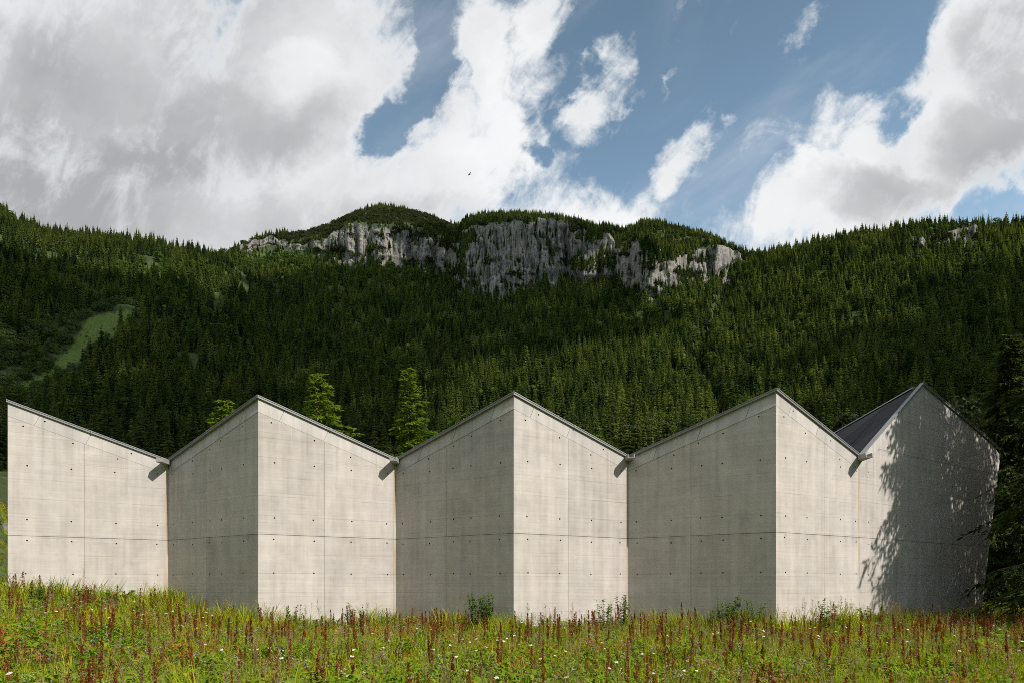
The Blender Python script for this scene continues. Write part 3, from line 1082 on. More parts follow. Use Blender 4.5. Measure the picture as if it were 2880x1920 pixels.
    mb.hexa([(Lx - 0.02, Ly + 0.02, -0.6), (Lx + 0.0, Ly + 0.02, -0.6), (Lx + 0.0, Ly + 0.5, -0.6), (Lx - 0.02, Ly + 0.5, -0.6)],
            [(Lx - 0.02, Ly + 0.02, ZR - 0.02), (Lx + 0.0, Ly + 0.02, ZR - 0.02), (Lx + 0.0, Ly + 0.5, ZR - 0.02), (Lx - 0.02, Ly + 0.5, ZR - 0.02)])
    mb.build('end_lip', [M_SPOUT], bld)

    # roof slopes, edge flashing
    def flashing(wall, u0, z0, u1, z1, h=0.085, over=0.055, ext0=0.0, ext1=0.0):
        fb = MB()
        sl = (z1 - z0) / (u1 - u0)
        u0 -= ext0
        z0 -= ext0 * sl
        u1 += ext1
        z1 += ext1 * sl
        b_ = [wall.p(u0, z0 + 0.004, over), wall.p(u1, z1 + 0.004, over), wall.p(u1, z1 + 0.004, -0.07), wall.p(u0, z0 + 0.004, -0.07)]
        t_ = [q + Vector((0, 0, h)) for q in b_]
        fb.hexa(b_, t_)
        # drip edge: a thin lip hanging a little in front
        b2 = [wall.p(u0, z0 + h - 0.022, over + 0.012), wall.p(u1, z1 + h - 0.022, over + 0.012), wall.p(u1, z1 + h - 0.022, over), wall.p(u0, z0 + h - 0.022, over)]
        fb.hexa(b2, [q + Vector((0, 0, 0.026)) for q in b2])
        fb.joints = []
        nj = max(1, int((u1 - u0) / 1.6))
        for q in range(1, nj):
            u = u0 + (u1 - u0) * q / nj
            z = z0 + (z1 - z0) * q / nj
            c = MB()
            w_ = 0.022
            d_ = sl * w_
            b3 = [wall.p(u - w_, z - d_ + 0.001, over + 0.016), wall.p(u + w_, z + d_ + 0.001, over + 0.016), wall.p(u + w_, z + d_ + 0.001, -0.07), wall.p(u - w_, z - d_ + 0.001, -0.07)]
            c.hexa(b3, [k + Vector((0, 0, h + 0.008)) for k in b3])
            fb.joints.append(c)
        return fb

    def put_edge(fb):
        o = fb.build('roof_edge', [M_FLASH], bld)
        for c in fb.joints:
            c.build('joint_cover', [M_FLASH], o)
    for k, (w_, top) in enumerate(walls):
        e0 = 0.035 if k == 0 else 0.02
        put_edge(flashing(w_, 0, top(0), w_.L, top(w_.L), ext0=e0 if not names[k].startswith('V') else 0, ext1=0.02 if not names[k + 1].startswith('V') else 0))
        a, b = names[k], names[k + 1]
        za, zb_ = ZV.get(a, ZR) + 0.03, ZV.get(b, ZR) + 0.03
        rb = MB()
        rb.face([(*PTS[a], za), (*PTS[b], zb_), (PTS[b][0] + 0.2, BACK, zb_), (PTS[a][0] + 0.2, BACK, za)])
        rb.build('roof_slope', [M_ROOF], bld)
    gw = ggable
    put_edge(flashing(gw, 0.02, topg(0.02), ug, ZG, ext1=0.02))
    put_edge(flashing(gw, ug, ZG, ue, ZE, ext0=0.02, ext1=0.08))
    # steep roof slope seen from below on the right, with standing seams
    V, Gp, E_ = gw.p(0, 5.90, -0.12), gw.p(ug, ZG + 0.02, -0.12), gw.p(ue, ZE + 0.02, -0.12)
    Vb, Gb, Eb = Vector((11.7, BACK, 5.90)), Vector((15.35, BACK, ZG - 0.35)), Vector((E_.x + 0.3, BACK, ZE))
    rb = MB()
    rb.face([Vb, V, Gp, Gb])
    slope = rb.build('roof_slope', [M_ROOF], bld)
    rb = MB()
    rb.face([Gp, E_, Eb, Gb])
    rb.build('roof_slope', [M_ROOF], bld)
    nrm = (Gp - V).cross(Vb - V).normalized()
    if nrm.z < 0: nrm = -nrm
    for k in range(1, 9):
        t = k / 9
        a0, a1 = V.lerp(Vb, t), Gp.lerp(Gb, t)
        sb = MB()
        off = (Vb - V).normalized() * 0.012
        sb.hexa([a0 - off, a0 + off, a1 + off, a1 - off], [a0 - off + nrm * 0.035, a0 + off + nrm * 0.035, a1 + off + nrm * 0.035, a1 - off + nrm * 0.035])
        sb.build('seam', [M_ROOF], slope)
    # ridge capping
    cb = MB()
    a0, a1 = Gp + Vector((0, 0.3, 0.0)), Gb
    cb.hexa([a0 + Vector((-0.12, 0, -0.05)), a0 + Vector((0.12, 0, -0.03)), a1 + Vector((0.12, 0, -0.03)), a1 + Vector((-0.12, 0, -0.05))],
            [a0 + Vector((-0.02, 0, 0.05)), a0 + Vector((0.02, 0, 0.05)), a1 + Vector((0.02, 0, 0.05)), a1 + Vector((-0.02, 0, 0.05))])
    cb.build('ridge_cap', [M_FLASH], bld)
    # spouts: open channels that throw the water clear of the valleys
    for v in ('V1', 'V2', 'V3', 'V4'):
        x, y = PTS[v]
        z = ZV[v] - 0.10
        sp = MB()
        wd, hh, ln = 0.115, 0.15, 0.62
        y1, y0 = y + 0.25, y - ln
        t = 0.025
        sp.hexa([(x - wd, y0, z), (x + wd, y0, z), (x + wd, y1, z), (x - wd, y1, z)], [(x - wd, y0, z + t), (x + wd, y0, z + t), (x + wd, y1, z + t), (x - wd, y1, z + t)])
        for sx in (-1, 1):
            xa, xb = (x - wd, x - wd + t) if sx < 0 else (x + wd - t, x + wd)
            sp.hexa([(xa, y0, z + t), (xb, y0, z + t), (xb, y1, z + t), (xa, y1, z + t)],
                    [(xa, y0 + 0.05, z + hh), (xb, y0 + 0.05, z + hh), (xb, y1, z + hh), (xa, y1, z + hh)])
        sp.build('rain_spout', [M_SPOUT], bld)
    for ch in bld.children:
        ch.matrix_parent_inverse = loc
    return bld


BUILDING = build_building()
ZIG = [PTS[k] for k in ('L', 'V1', 'P1', 'V2', 'P2', 'V3', 'P3', 'V4')] + [(20.4, 28.4)]


def wall_y(x):
    return float(np.interp(x, [p[0] for p in ZIG], [p[1] for p in ZIG])) if ZIG[0][0] <= x <= ZIG[-1][0] else 1e9


# ------------------------------------------------------------------ trees
M_BARK = plain('grey_brown_bark', (0.085, 0.065, 0.05), 0.95, 0.0, 0.3, 4.0)
M_SPRUCE = leaf_mat('spruce_needles', [(0.026, 0.048, 0.022), (0.076, 0.116, 0.038), (0.138, 0.184, 0.050), (0.22, 0.26, 0.07)], 0.45, inst=0.72, scale=0.4, drift=1.5)
M_DARKSPRUCE = leaf_mat('dark_spruce_needles', [(0.022, 0.038, 0.013), (0.050, 0.076, 0.021), (0.085, 0.115, 0.030)], 0.24, inst=0.2, scale=1.4)
M_LARCH = leaf_mat('fresh_larch_needles', [(0.12, 0.20, 0.026), (0.18, 0.27, 0.036), (0.25, 0.33, 0.05)], 0.42, inst=0.2, scale=0.8)
M_BROAD = leaf_mat('broad_leaves', [(0.07, 0.115, 0.025), (0.10, 0.155, 0.032), (0.14, 0.19, 0.045)], 0.35, inst=0.6, scale=0.6)
M_GREYLEAF = leaf_mat('grey_green_leaves', [(0.065, 0.10, 0.035), (0.11, 0.145, 0.055)], 0.3, inst=0.5, scale=0.6)
M_SHADELEAF = leaf_mat('shade_dimmed_leaves', [(0.03, 0.045, 0.022), (0.052, 0.07, 0.036)], 0.2, inst=0.3, scale=0.6)  # shade on the trees behind the gable, put into the leaf colour
M_PINE = leaf_mat('mountain_pine_needles', [(0.030, 0.040, 0.017), (0.052, 0.064, 0.024)], 0.15, inst=0.6, scale=0.8)


def conifer(rg, H, Rad, whorls, per, start=0.10, droop=0.45, slim=0.9):
    """crown of drooping boughs in whorls (each bough two bent kites) and a tapered trunk"""
    cr, tr = MB(), MB()
    tr.tube([(0, 0, -1.0), (0, 0, H * 0.5), (0, 0, H * 0.97)], [H * 0.016, H * 0.010, 0.02], 5)
    for k in range(whorls):
        t = (k + rg.random() * 0.7) / whorls
        h = H * (start + (0.985 - start) * t)
        r = Rad * (1 - t) ** slim * rg.uniform(0.72, 1.15) + 0.12
        n = per if t < 0.8 else max(3, per - 2)
        a0 = rg.random() * 6.28
        for j in range(n):
            if rg.random() < 0.07:
                continue
            a = a0 + 6.283 * j / n + rg.uniform(-0.3, 0.3)
            L = r * rg.uniform(0.65, 1.2)
            dx, dy = math.cos(a), math.sin(a)
            dz = -droop * L * rg.uniform(0.6, 1.2)
            wd = L * rg.uniform(0.26, 0.40) + 0.10
            px_, py_ = -dy, dx
            base = (0, 0, h + 0.12 * L)
            mid = (dx * L * 0.5, dy * L * 0.5, h + dz * 0.32)
            tip = (dx * L, dy * L, h + dz + 0.10 * L)
            lf = (mid[0] + px_ * wd, mid[1] + py_ * wd, mid[2] - wd * rg.uniform(0.15, 0.6))
            rt = (mid[0] - px_ * wd, mid[1] - py_ * wd, mid[2] - wd * rg.uniform(0.15, 0.6))
            cr.face([base, lf, mid])
            cr.face([base, mid, rt])
            cr.face([mid, lf, tip])
            cr.face([mid, tip, rt])
            hz = L * rg.uniform(0.25, 0.45)
            j_ = rg.uniform(-0.25, 0.25) * wd
            cr.face([lf, (dx * L * 0.86 + px_ * j_, dy * L * 0.86 + py_ * j_, tip[2] - hz), tip])
            cr.face([tip, (dx * L * 0.80 + px_ * j_, dy * L * 0.80 + py_ * j_, tip[2] - hz * 0.9), rt])
    cr.face([(-0.10, 0, H * 0.93), (0.10, 0, H * 0.93), (0, 0, H)])
    cr.face([(0, -0.10, H * 0.93), (0, 0.10, H * 0.93), (0, 0, H)])
    return cr, tr


def broadleaf(rg, H, Rad, clumps, per, leaf, trunk_h=0.3, flat=1.0):
    cr, tr = MB(), MB()
    tr.tube([(0, 0, -0.6), (rg.uniform(-.1, .1), 0, H * trunk_h), (rg.uniform(-.3, .3), rg.uniform(-.3, .3), H * 0.75)], [H * 0.022, H * 0.016, H * 0.005], 5)
    for c in range(clumps):
        a = rg.random() * 6.283
        zz = rg.uniform(trunk_h, 0.97)
        rr = Rad * math.sqrt(max(0.05, 1 - ((zz - (trunk_h + 1) / 2 + 0.08) / (0.62 - trunk_h / 2)) ** 2)) * rg.uniform(0.35, 1.0)
        cx, cy_, cz = rr * math.cos(a), rr * math.sin(a), H * zz
        if c % 3 == 0:
            tr.tube([(0, 0, H * max(trunk_h * 0.8, zz - 0.3)), (cx * 0.6, cy_ * 0.6, cz - 0.05 * H), (cx, cy_, cz)], [H * 0.007, H * 0.004, 0.01], 4, cap=False)
        cl = Rad * rg.uniform(0.20, 0.36)
        for _ in range(per):
            d = Vector((rg.gauss(0, 1), rg.gauss(0, 1), rg.gauss(0, 0.7) * flat))
            d.normalize()
            q = Vector((cx, cy_, cz)) + d * cl * rg.uniform(0.5, 1.0)
            nrm = (d + Vector((rg.uniform(-.5, .5), rg.uniform(-.5, .5), rg.uniform(-.1, .7)))).normalized()
            x = nrm.orthogonal().normalized()
            y = nrm.cross(x)
            an = rg.random() * 3.14
            x, y = x * math.cos(an) + y * math.sin(an), y * math.cos(an) - x * math.sin(an)
            s = leaf * rg.uniform(0.6, 1.3)
            cr.face([q - x * s, q - y * s * 0.55 - nrm * s * 0.2, q + x * s, q + y * s * 0.55])
    return cr, tr


def sprayed_conifer(rg, H, Rad, boughs, branchlets, twigs, twig, lo=0.05, rise=0.0, droop=0.35, hang=0.6, slim=0.9, lean=(0, 0), side=None, wtw=0.2, clump=0.0, vary=(0.55, 1.2)):
    """near conifer: bent boughs, each with branchlets, each set with narrow needle sprays"""
    cr, tr = MB(), MB()
    lx, ly = lean
    ax = lambda h: Vector((lx * (h / H) ** 2.5, ly * (h / H) ** 2.5, h))
    tr.tube([ax(H * t) - Vector((0, 0, 0.5 if t == 0 else 0)) for t in (0, 0.25, 0.5, 0.75, 0.98)], [H * 0.015, H * 0.012, H * 0.008, H * 0.004, 0.012], 8)
    ga = rg.random() * 6.28
    for k in range(boughs):
        t = 1 - (1 - (k + rg.random()) / boughs) ** 0.85
        h = H * (lo + (0.985 - lo) * t)
        ga += 2.39996 + rg.uniform(-0.5, 0.5)
        dx, dy = math.cos(ga), math.sin(ga)
        L = Rad * max(0.02, 1 - t) ** slim * rg.uniform(*vary) + 0.22
        if clump:
            L *= 1 + clump * math.sin(h * 2.1 + 2 * math.sin(ga))
        if side:
            L *= 1 + side[2] * (dx * side[0] + dy * side[1])
        b0 = ax(h)
        pts = []
        dr = droop * rg.uniform(0.6, 1.4)
        bend = rg.uniform(-.22, .22)
        for q in (0, 0.25, 0.5, 0.75, 1.0):
            z = rise * L * q - dr * L * (q ** 1.5) + 0.16 * L * max(0, q - 0.6)
            wob = bend * L * q * q
            pts.append(b0 + Vector((dx * L * q - dy * wob, dy * L * q + dx * wob, z)))
        cr.tube(pts, [0.012 * L + 0.008, 0.010 * L + 0.006, 0.008 * L + 0.004, 0.006 * L + 0.003, 0.003], 3, mat=1, cap=False)
        nb = max(3, int(branchlets * (0.35 + 0.65 * min(1.0, L / (Rad * 0.7)))))
        for i in range(nb):
            q = min(3.999, (0.12 + 0.88 * (i + rg.random()) / nb) * 4)
            i0 = int(q)
            c = pts[i0].lerp(pts[i0 + 1], q - i0)
            sgn = 1 if i % 2 else -1
            sp_ = rg.uniform(0.35, 1.0)
            bl = L * (0.42 - 0.28 * q / 4) * rg.uniform(0.7, 1.3) + twig * 0.4
            d = Vector((dx - dy * sgn * sp_, dy + dx * sgn * sp_, -hang * rg.uniform(0.3, 1.3)))
            d.normalize()
            for j in range(twigs):
                w = (j + rg.random()) / twigs
                o_ = c + d * bl * w - Vector((0, 0, hang * bl * 0.25 * w * w))
                e = Vector((d.x + rg.gauss(0, .55), d.y + rg.gauss(0, .55), d.z * 0.6 - hang * rg.uniform(0.0, 0.9) + rg.gauss(0, .2)))
                e.normalize()
                tl = twig * rg.uniform(0.55, 1.2)
                sd = e.cross(Vector((rg.gauss(0, .5), rg.gauss(0, .5), 1))).normalized()
                w_ = tl * wtw * rg.uniform(0.7, 1.2)
                cr.face([o_, o_ + e * tl * 0.45 + sd * w_, o_ + e * tl, o_ + e * tl * 0.4 - sd * w_])
    return cr, tr


# ------------------------------------------------------------------ scattering of what nobody could count
def scatter(name, protos, P, rot, scl, idx, label, kind='stuff', parent=None):
    kc = bpy.data.collections.new(name + '_kinds')
    for i, pr in enumerate(protos):
        o = bpy.data.objects.new('%s_kind_%02d' % (name, i), pr)
        kc.objects.link(o)
    n = len(P)
    me = bpy.data.meshes.new(name)
    me.vertices.add(n)
    me.vertices.foreach_set('co', np.asarray(P, np.float32).reshape(-1))
    at = me.attributes.new('turn', 'FLOAT_VECTOR', 'POINT')
    at.data.foreach_set('vector', np.asarray(rot, np.float32).reshape(-1))
    at = me.attributes.new('size', 'FLOAT_VECTOR', 'POINT')
    at.data.foreach_set('vector', np.asarray(scl, np.float32).reshape(-1))
    at = me.attributes.new('which', 'INT', 'POINT')
    at.data.foreach_set('value', np.asarray(idx, np.int32))
    o = link(name, me, parent)
    ng = bpy.data.node_groups.new(name, 'GeometryNodeTree')
    ng.interface.new_socket('Geometry', in_out='INPUT', socket_type='NodeSocketGeometry')
    ng.interface.new_socket('Geometry', in_out='OUTPUT', socket_type='NodeSocketGeometry')
    gi = ng.nodes.new('NodeGroupInput')
    go = ng.nodes.new('NodeGroupOutput')
    ip = ng.nodes.new('GeometryNodeInstanceOnPoints')
    ci = ng.nodes.new('GeometryNodeCollectionInfo')
    ci.inputs['Collection'].default_value = kc
    ci.inputs['Separate Children'].default_value = True
    ci.inputs['Reset Children'].default_value = True
    ip.inputs['Pick Instance'].default_value = True
    rot_n = ng.nodes.new('FunctionNodeEulerToRotation')
    for nm, dt, tgt in (('turn', 'FLOAT_VECTOR', rot_n.inputs[0]), ('size', 'FLOAT_VECTOR', ip.inputs['Scale']), ('which', 'INT', ip.inputs['Instance Index'])):
        na = ng.nodes.new('GeometryNodeInputNamedAttribute')
        na.data_type = dt
        na.inputs['Name'].default_value = nm
        ng.links.new([s for s in na.outputs if s.enabled][0], tgt)
    ng.links.new(rot_n.outputs[0], ip.inputs['Rotation'])
    ng.links.new(ci.outputs[0], ip.inputs['Instance'])
    ng.links.new(gi.outputs[0], ip.inputs['Points'])
    ng.links.new(ip.outputs[0], go.inputs[0])
    md = o.modifiers.new('scatter', 'NODES')
    md.node_group = ng
    tag(o, label, kind=kind)
    return o


# ------------------------------------------------------------------ the forest on the mountain
def land_samples(n, j0, j1, seed):
    """points spread evenly by area over the in-view part of the land between two rows of its grid"""
    rg = np.random.default_rng(seed)
    co = LAND['co']
    ok = np.where(np.abs(LAND['P']) < math.atan(0.84))[0]
    i0, i1 = ok[0], ok[-1]
    sub = co[i0:i1 + 1, j0:j1 + 1]
    a = sub[1:, :-1] - sub[:-1, :-1]
    b = sub[:-1, 1:] - sub[:-1, :-1]
    area = np.abs(a[..., 0] * b[..., 1] - a[..., 1] * b[..., 0])           # seen from above
    area += 0.35 * np.linalg.norm(np.cross(a, b), axis=2)
    cdf = np.cumsum(area.reshape(-1))
    pick = np.searchsorted(cdf, rg.random(n) * cdf[-1])
    I, J = np.unravel_index(np.clip(pick, 0, area.size - 1), area.shape)
    s, t = rg.random(n), rg.random(n)
    p = sub[I, J] + a[I, J] * s[:, None] + b[I, J] * t[:, None]
    return p, I + i0, J + j0


def img(p):
    """where a point of the land stands as seen from the meadow (used only to lay out glades and kinds of tree)"""
    return (p[:, 0] / p[:, 1] * 1920 + 1440) / 1.2245, (1648 - (p[:, 2] - EYE) / p[:, 1] * 1920) / 1.2245


rgt = random.Random(3)
SPRUCES = []
for i in range(7):
    H = 20.0
    c_, t_ = conifer(rgt, H, rgt.uniform(2.3, 3.5), rgt.randint(20, 25), rgt.randint(6, 8), start=rgt.uniform(0.03, 0.12), droop=rgt.uniform(0.3, 0.6), slim=rgt.uniform(0.75, 1.0))
    SPRUCES.append((c_.mesh('spruce_crown', M_SPRUCE), t_.mesh('spruce_trunk', M_BARK)))
SPRUCE_ONE = []
for c_, t_ in SPRUCES:
    SPRUCE_ONE.append(c_)
BROADS = []
for i in range(4):
    c_, t_ = broadleaf(rgt, 10.0, rgt.uniform(3.2, 4.2), 46, 17, 0.50, 0.15)
    BROADS.append((c_.mesh('broadleaf_crown', M_BROAD), t_.mesh('broadleaf_trunk', M_BARK)))
GREYS = []
for i in range(3):
    c_, t_ = broadleaf(rgt, 7.0, rgt.uniform(3.0, 3.8), 36, 15, 0.42, 0.08)
    GREYS.append((c_.mesh('grey_bush_crown', M_GREYLEAF), t_.mesh('grey_bush_trunk', M_BARK)))
PINES = []
for i in range(3):
    c_, t_ = broadleaf(rgt, 2.6, 2.6, 22, 14, 0.34, 0.05, 0.8)
    PINES.append((c_.mesh('mountain_pine', M_PINE), t_.mesh('mountain_pine_stem', M_BARK)))

BUSHY = [(-30, 765), (60, 755), (150, 735), (220, 700), (320, 690), (330, 720), (300, 775), (240, 820), (170, 880), (120, 940), (-30, 960)]
SUNNYBUSH = [(255, 592), (300, 604), (330, 600), (480, 596), (560, 560), (660, 545), (720, 590), (640, 625), (520, 632), (430, 628), (320, 640), (270, 640)]
BALD = [(500, 578), (560, 560), (700, 530), (820, 488), (960, 485), (1060, 530), (1050, 560), (960, 540), (820, 545), (690, 585), (600, 600), (520, 590)]


SPOTS = [(250, 'the roof of the leftmost bright wall'), (500, 'the first valley from the left'), (700, 'the second gable from the left'), (860, 'the roof left of the middle valley'),
         (1030, 'the middle valley'), (1270, 'the middle gable'), (1560, 'the third valley'), (1850, 'the fourth gable from the left'), (2050, 'the dark seamed roof'), (9999, 'the steep right hand gable')]


def build_forest():
    rg = np.random.default_rng(77)
    k1, k2, n0 = LAND['k1'], LAND['k2'], LAND['n0']
    jm = int(np.searchsorted(NEAR_D, 130))
    p, I, J = land_samples(33000, jm, k1 + 1, 1)
    x, y = img(p)
    roof = np.interp(x, [-100, 12, 20, 386, 593, 910, 1180, 1443, 1783, 1960, 2118, 2270, 2290, 2500], [1500, 1500, 930, 1062, 916, 1058, 907, 1050, 899, 1010, 886, 1030, 1600, 1600])
    seen = (y - 60 < roof + 30) & (x > -60) & (x < 2420)
    glade = poly_mask(GLADE, x, y)
    bushy = poly_mask(BUSHY, x, y)
    sunny = poly_mask(SUNNYBUSH, x, y)
    bald = poly_mask(BALD, x, y)
    gully = np.abs(x - 1638 - 8 * np.sin(y / 18)) < np.interp(y, [600, 700, 860], [3, 6, 4])
    d = rg.random(len(p))
    broad = (d < 0.05) | (sunny & (d < 0.45)) | ((x > 1680) & (y < 700) & (d < 0.09)) | (fbm(p[:, 0] / 60, p[:, 1] / 60, 9, 2) > 0.70) & (d < 0.3)
    gaps = (fbm(p[:, 0] / 17, p[:, 1] / 17, 12, 2) > 0.69) & (p[:, 1] > 250)
    lefty = p[:, 1] < np.where(x < 60, 340, 200)
    keep = seen & ~gaps & ~lefty & ~(glade & (d > 0.28)) & ~(bushy & (d < 0.15)) & ~(gully & (d < 0.8)) & ~(bald & (d < 0.5))
    # patches of rock that break out of the wood below the cliffs
    for (cx, cy_, rx, ry) in ((810, 612, 40, 16), (1000, 690, 9, 4), (1240, 640, 10, 12)):
        keep &= ~((((x - cx) / rx) ** 2 + ((y - cy_) / ry) ** 2 < 1) & (d < 0.85))
    p, x, y, d, I, J = p[keep], x[keep], y[keep], d[keep], I[keep], J[keep]
    broad, bushy, bald = broad[keep], bushy[keep], bald[keep]
    # more trees on the ridge and, as scrub, on the ledges of the rock faces
    q, I2, J2 = land_samples(9000, k2 + 1, LAND['nr'] - 4, 2)
    x2, y2 = img(q)
    nb = poly_mask(BALD, x2, y2)
    keep2 = (rg.random(len(q)) < np.where(nb, 0.62, 0.85)) & (x2 > -60) & (x2 < 2420)
    q, x2, y2, nb = q[keep2], x2[keep2], y2[keep2], nb[keep2]
    size1 = rg.uniform(0.45, 1.2, len(p)) * np.interp(p[:, 1], [150, 480, 900, 1400], [1.65, 1.55, 1.12, 0.92])
    size1 *= np.where(rg.random(len(p)) < 0.12, 0.55, 1.0) * np.where(bald, 0.55, 1.0)
    size1 = np.where(poly_mask(GLADE, x, y), rg.uniform(0.12, 0.4, len(p)), size1)
    size2 = rg.uniform(0.35, 1.0, len(q)) * np.where((x2 > 520) & (x2 < 1740), 0.85, 1.0) * np.where(nb, 0.7, 1)
    # single trees: the 300 that show largest
    kind = np.where(poly_mask(GLADE, x, y) | bushy & (rg.random(len(p)) < 0.93), 2, np.where(broad, 1, 0))
    top_y = (1648 - (p[:, 2] + size1 * 18 - EYE) / p[:, 1] * 1920) / 1.2245
    roofp = np.interp(x, [-100, 0, 20, 386, 593, 910, 1180, 1443, 1783, 1960, 2118, 2290, 2352], [1070, 1070, 930, 1062, 916, 1058, 907, 1050, 899, 1010, 886, 1030, 1010])
    vis = (top_y < roofp - 14) & (x > -5) & (x < 2345) & (kind == 0)
    score = np.where(vis, size1 / p[:, 1], 0)
    order = np.argsort(-score)[:300]
    single = np.zeros(len(p), bool)
    single[order] = True
    rr = random.Random(5)
    first = {}
    for k in order:
        v = rr.randrange(len(SPRUCES))
        e = empty('spruce_tree', tuple(p[k]), rr.uniform(0, 6.28))
        s = float(size1[k])
        wv = rr.uniform(1.1, 1.5)
        e.scale = (s * wv, s * wv, s)
        if v not in first:
            c_ = link('crown', SPRUCES[v][0], e)
            t_ = link('trunk', SPRUCES[v][1], e)
            first[v] = (c_, t_)
        else:
            for o in first[v]:
                cc = o.copy()
                COL.objects.link(cc)
                cc.parent = e
        xx = float(x[k])
        spot = SPOTS[int(np.searchsorted([s_[0] for s_ in SPOTS], xx))][1]
        sz = 'tall' if s > 1.55 else ('middling' if s > 1.35 else 'small')
        row = 'just above' if y[k] - 8 > roofp[k] - 30 else ('a little above' if y[k] > roofp[k] - 75 else 'well above')
        tag(e, '%s dark green spruce %s %s' % (sz, row, spot), 'tree', '%s dark green spruces %s %s' % (sz, row, spot))
    # the rest as one wood
    rest = ~single
    rx = p[rest]
    ks = kind[rest]
    ns, nbd, ng = len(SPRUCES), len(BROADS), len(GREYS)
    idx = np.where(ks == 0, rg.integers(0, ns, len(rx)), np.where(ks == 1, ns + rg.integers(0, nbd, len(rx)), ns + nbd + rg.integers(0, ng, len(rx))))
    sc_ = size1[rest] * np.where(ks == 0, 1, np.where(ks == 1, 1.05, 0.95))
    # some scrub pines with the ridge trees
    pine = (rg.random(len(q)) < np.where(nb, 0.90, 0.35)) & (x2 > 480) & (x2 < 1760)
    idx2 = np.where(pine, ns + nbd + ng + rg.integers(0, 3, len(q)), np.where(rg.random(len(q)) < 0.06, ns + rg.integers(0, nbd, len(q)), rg.integers(0, ns, len(q))))
    sc2 = np.where(pine, rg.uniform(0.9, 2.2, len(q)), size2)
    # ledge scrub and small spruces on the rock faces
    w, I3, J3 = land_samples(14000, k1 + 1, k2, 3)
    e3 = LAND['E'][I3, 0]
    x3, y3 = img(w)
    led = fbm(x3 / 34, y3 / 15, 41, 3)
    woods = poly_mask([(1478, 522), (1530, 520), (1590, 540), (1620, 565), (1590, 580), (1540, 600), (1500, 610), (1478, 590), (1465, 550)], x3, y3) | poly_mask([(1055, 520), (1085, 525), (1100, 560), (1075, 600), (1110, 640), (1090, 680), (1060, 640)], x3, y3) & (led > 0.55) | poly_mask([(1325, 540), (1385, 545), (1380, 600), (1420, 600), (1415, 660), (1330, 665), (1300, 620)], x3, y3) & (led > 0.50)
    lone = rg.random(len(w)) < 0.035
    woods = woods | lone
    k3 = (((led > np.where(x3 > 1300, 0.645, np.where(x3 < 880, 0.66, 0.69))) | woods) & (e3 > 0.3)) | ((e3 <= 0.3) & (rg.random(len(w)) < 0.9))
    w, e3, woods = w[k3], e3[k3], woods[k3]
    p3 = (rg.random(len(w)) < 0.7) & (e3 > 0.3) & ~woods
    idx3 = np.where(p3, ns + nbd + ng + rg.integers(0, 3, len(w)), rg.integers(0, ns, len(w)))
    sc3 = np.where(p3, rg.uniform(0.8, 1.8, len(w)), rg.uniform(0.4, 0.9, len(w)))
    A = np.concatenate([rx, q, w])
    IDX = np.concatenate([idx, idx2, idx3])
    S = np.concatenate([sc_, sc2, sc3])
    rot = np.zeros((len(A), 3))
    rot[:, 2] = rg.random(len(A)) * 6.283
    rot[:, 0] = rg.normal(0, 0.03, len(A))
    sv = np.stack([S * rg.uniform(1.0, 1.5, len(A))] * 2 + [S], axis=1)
    A = A.copy()
    A[:, 2] -= 0.4
    scatter('forest', SPRUCE_ONE + [b for b, _ in BROADS] + [b for b, _ in GREYS] + [b for b, _ in PINES], A, rot, sv, IDX,
            'dark spruce forest with lighter broadleaved trees covering the mountain')
    return A


FOREST = build_forest()


def tree_thing(name, parts, loc, rz, label, mats=None, group=None):
    e = empty(name, loc, rz)
    tag(e, label, 'tree', group)
    for nm, mb, mt in parts:
        mb.build(nm, mt, e)
    return e


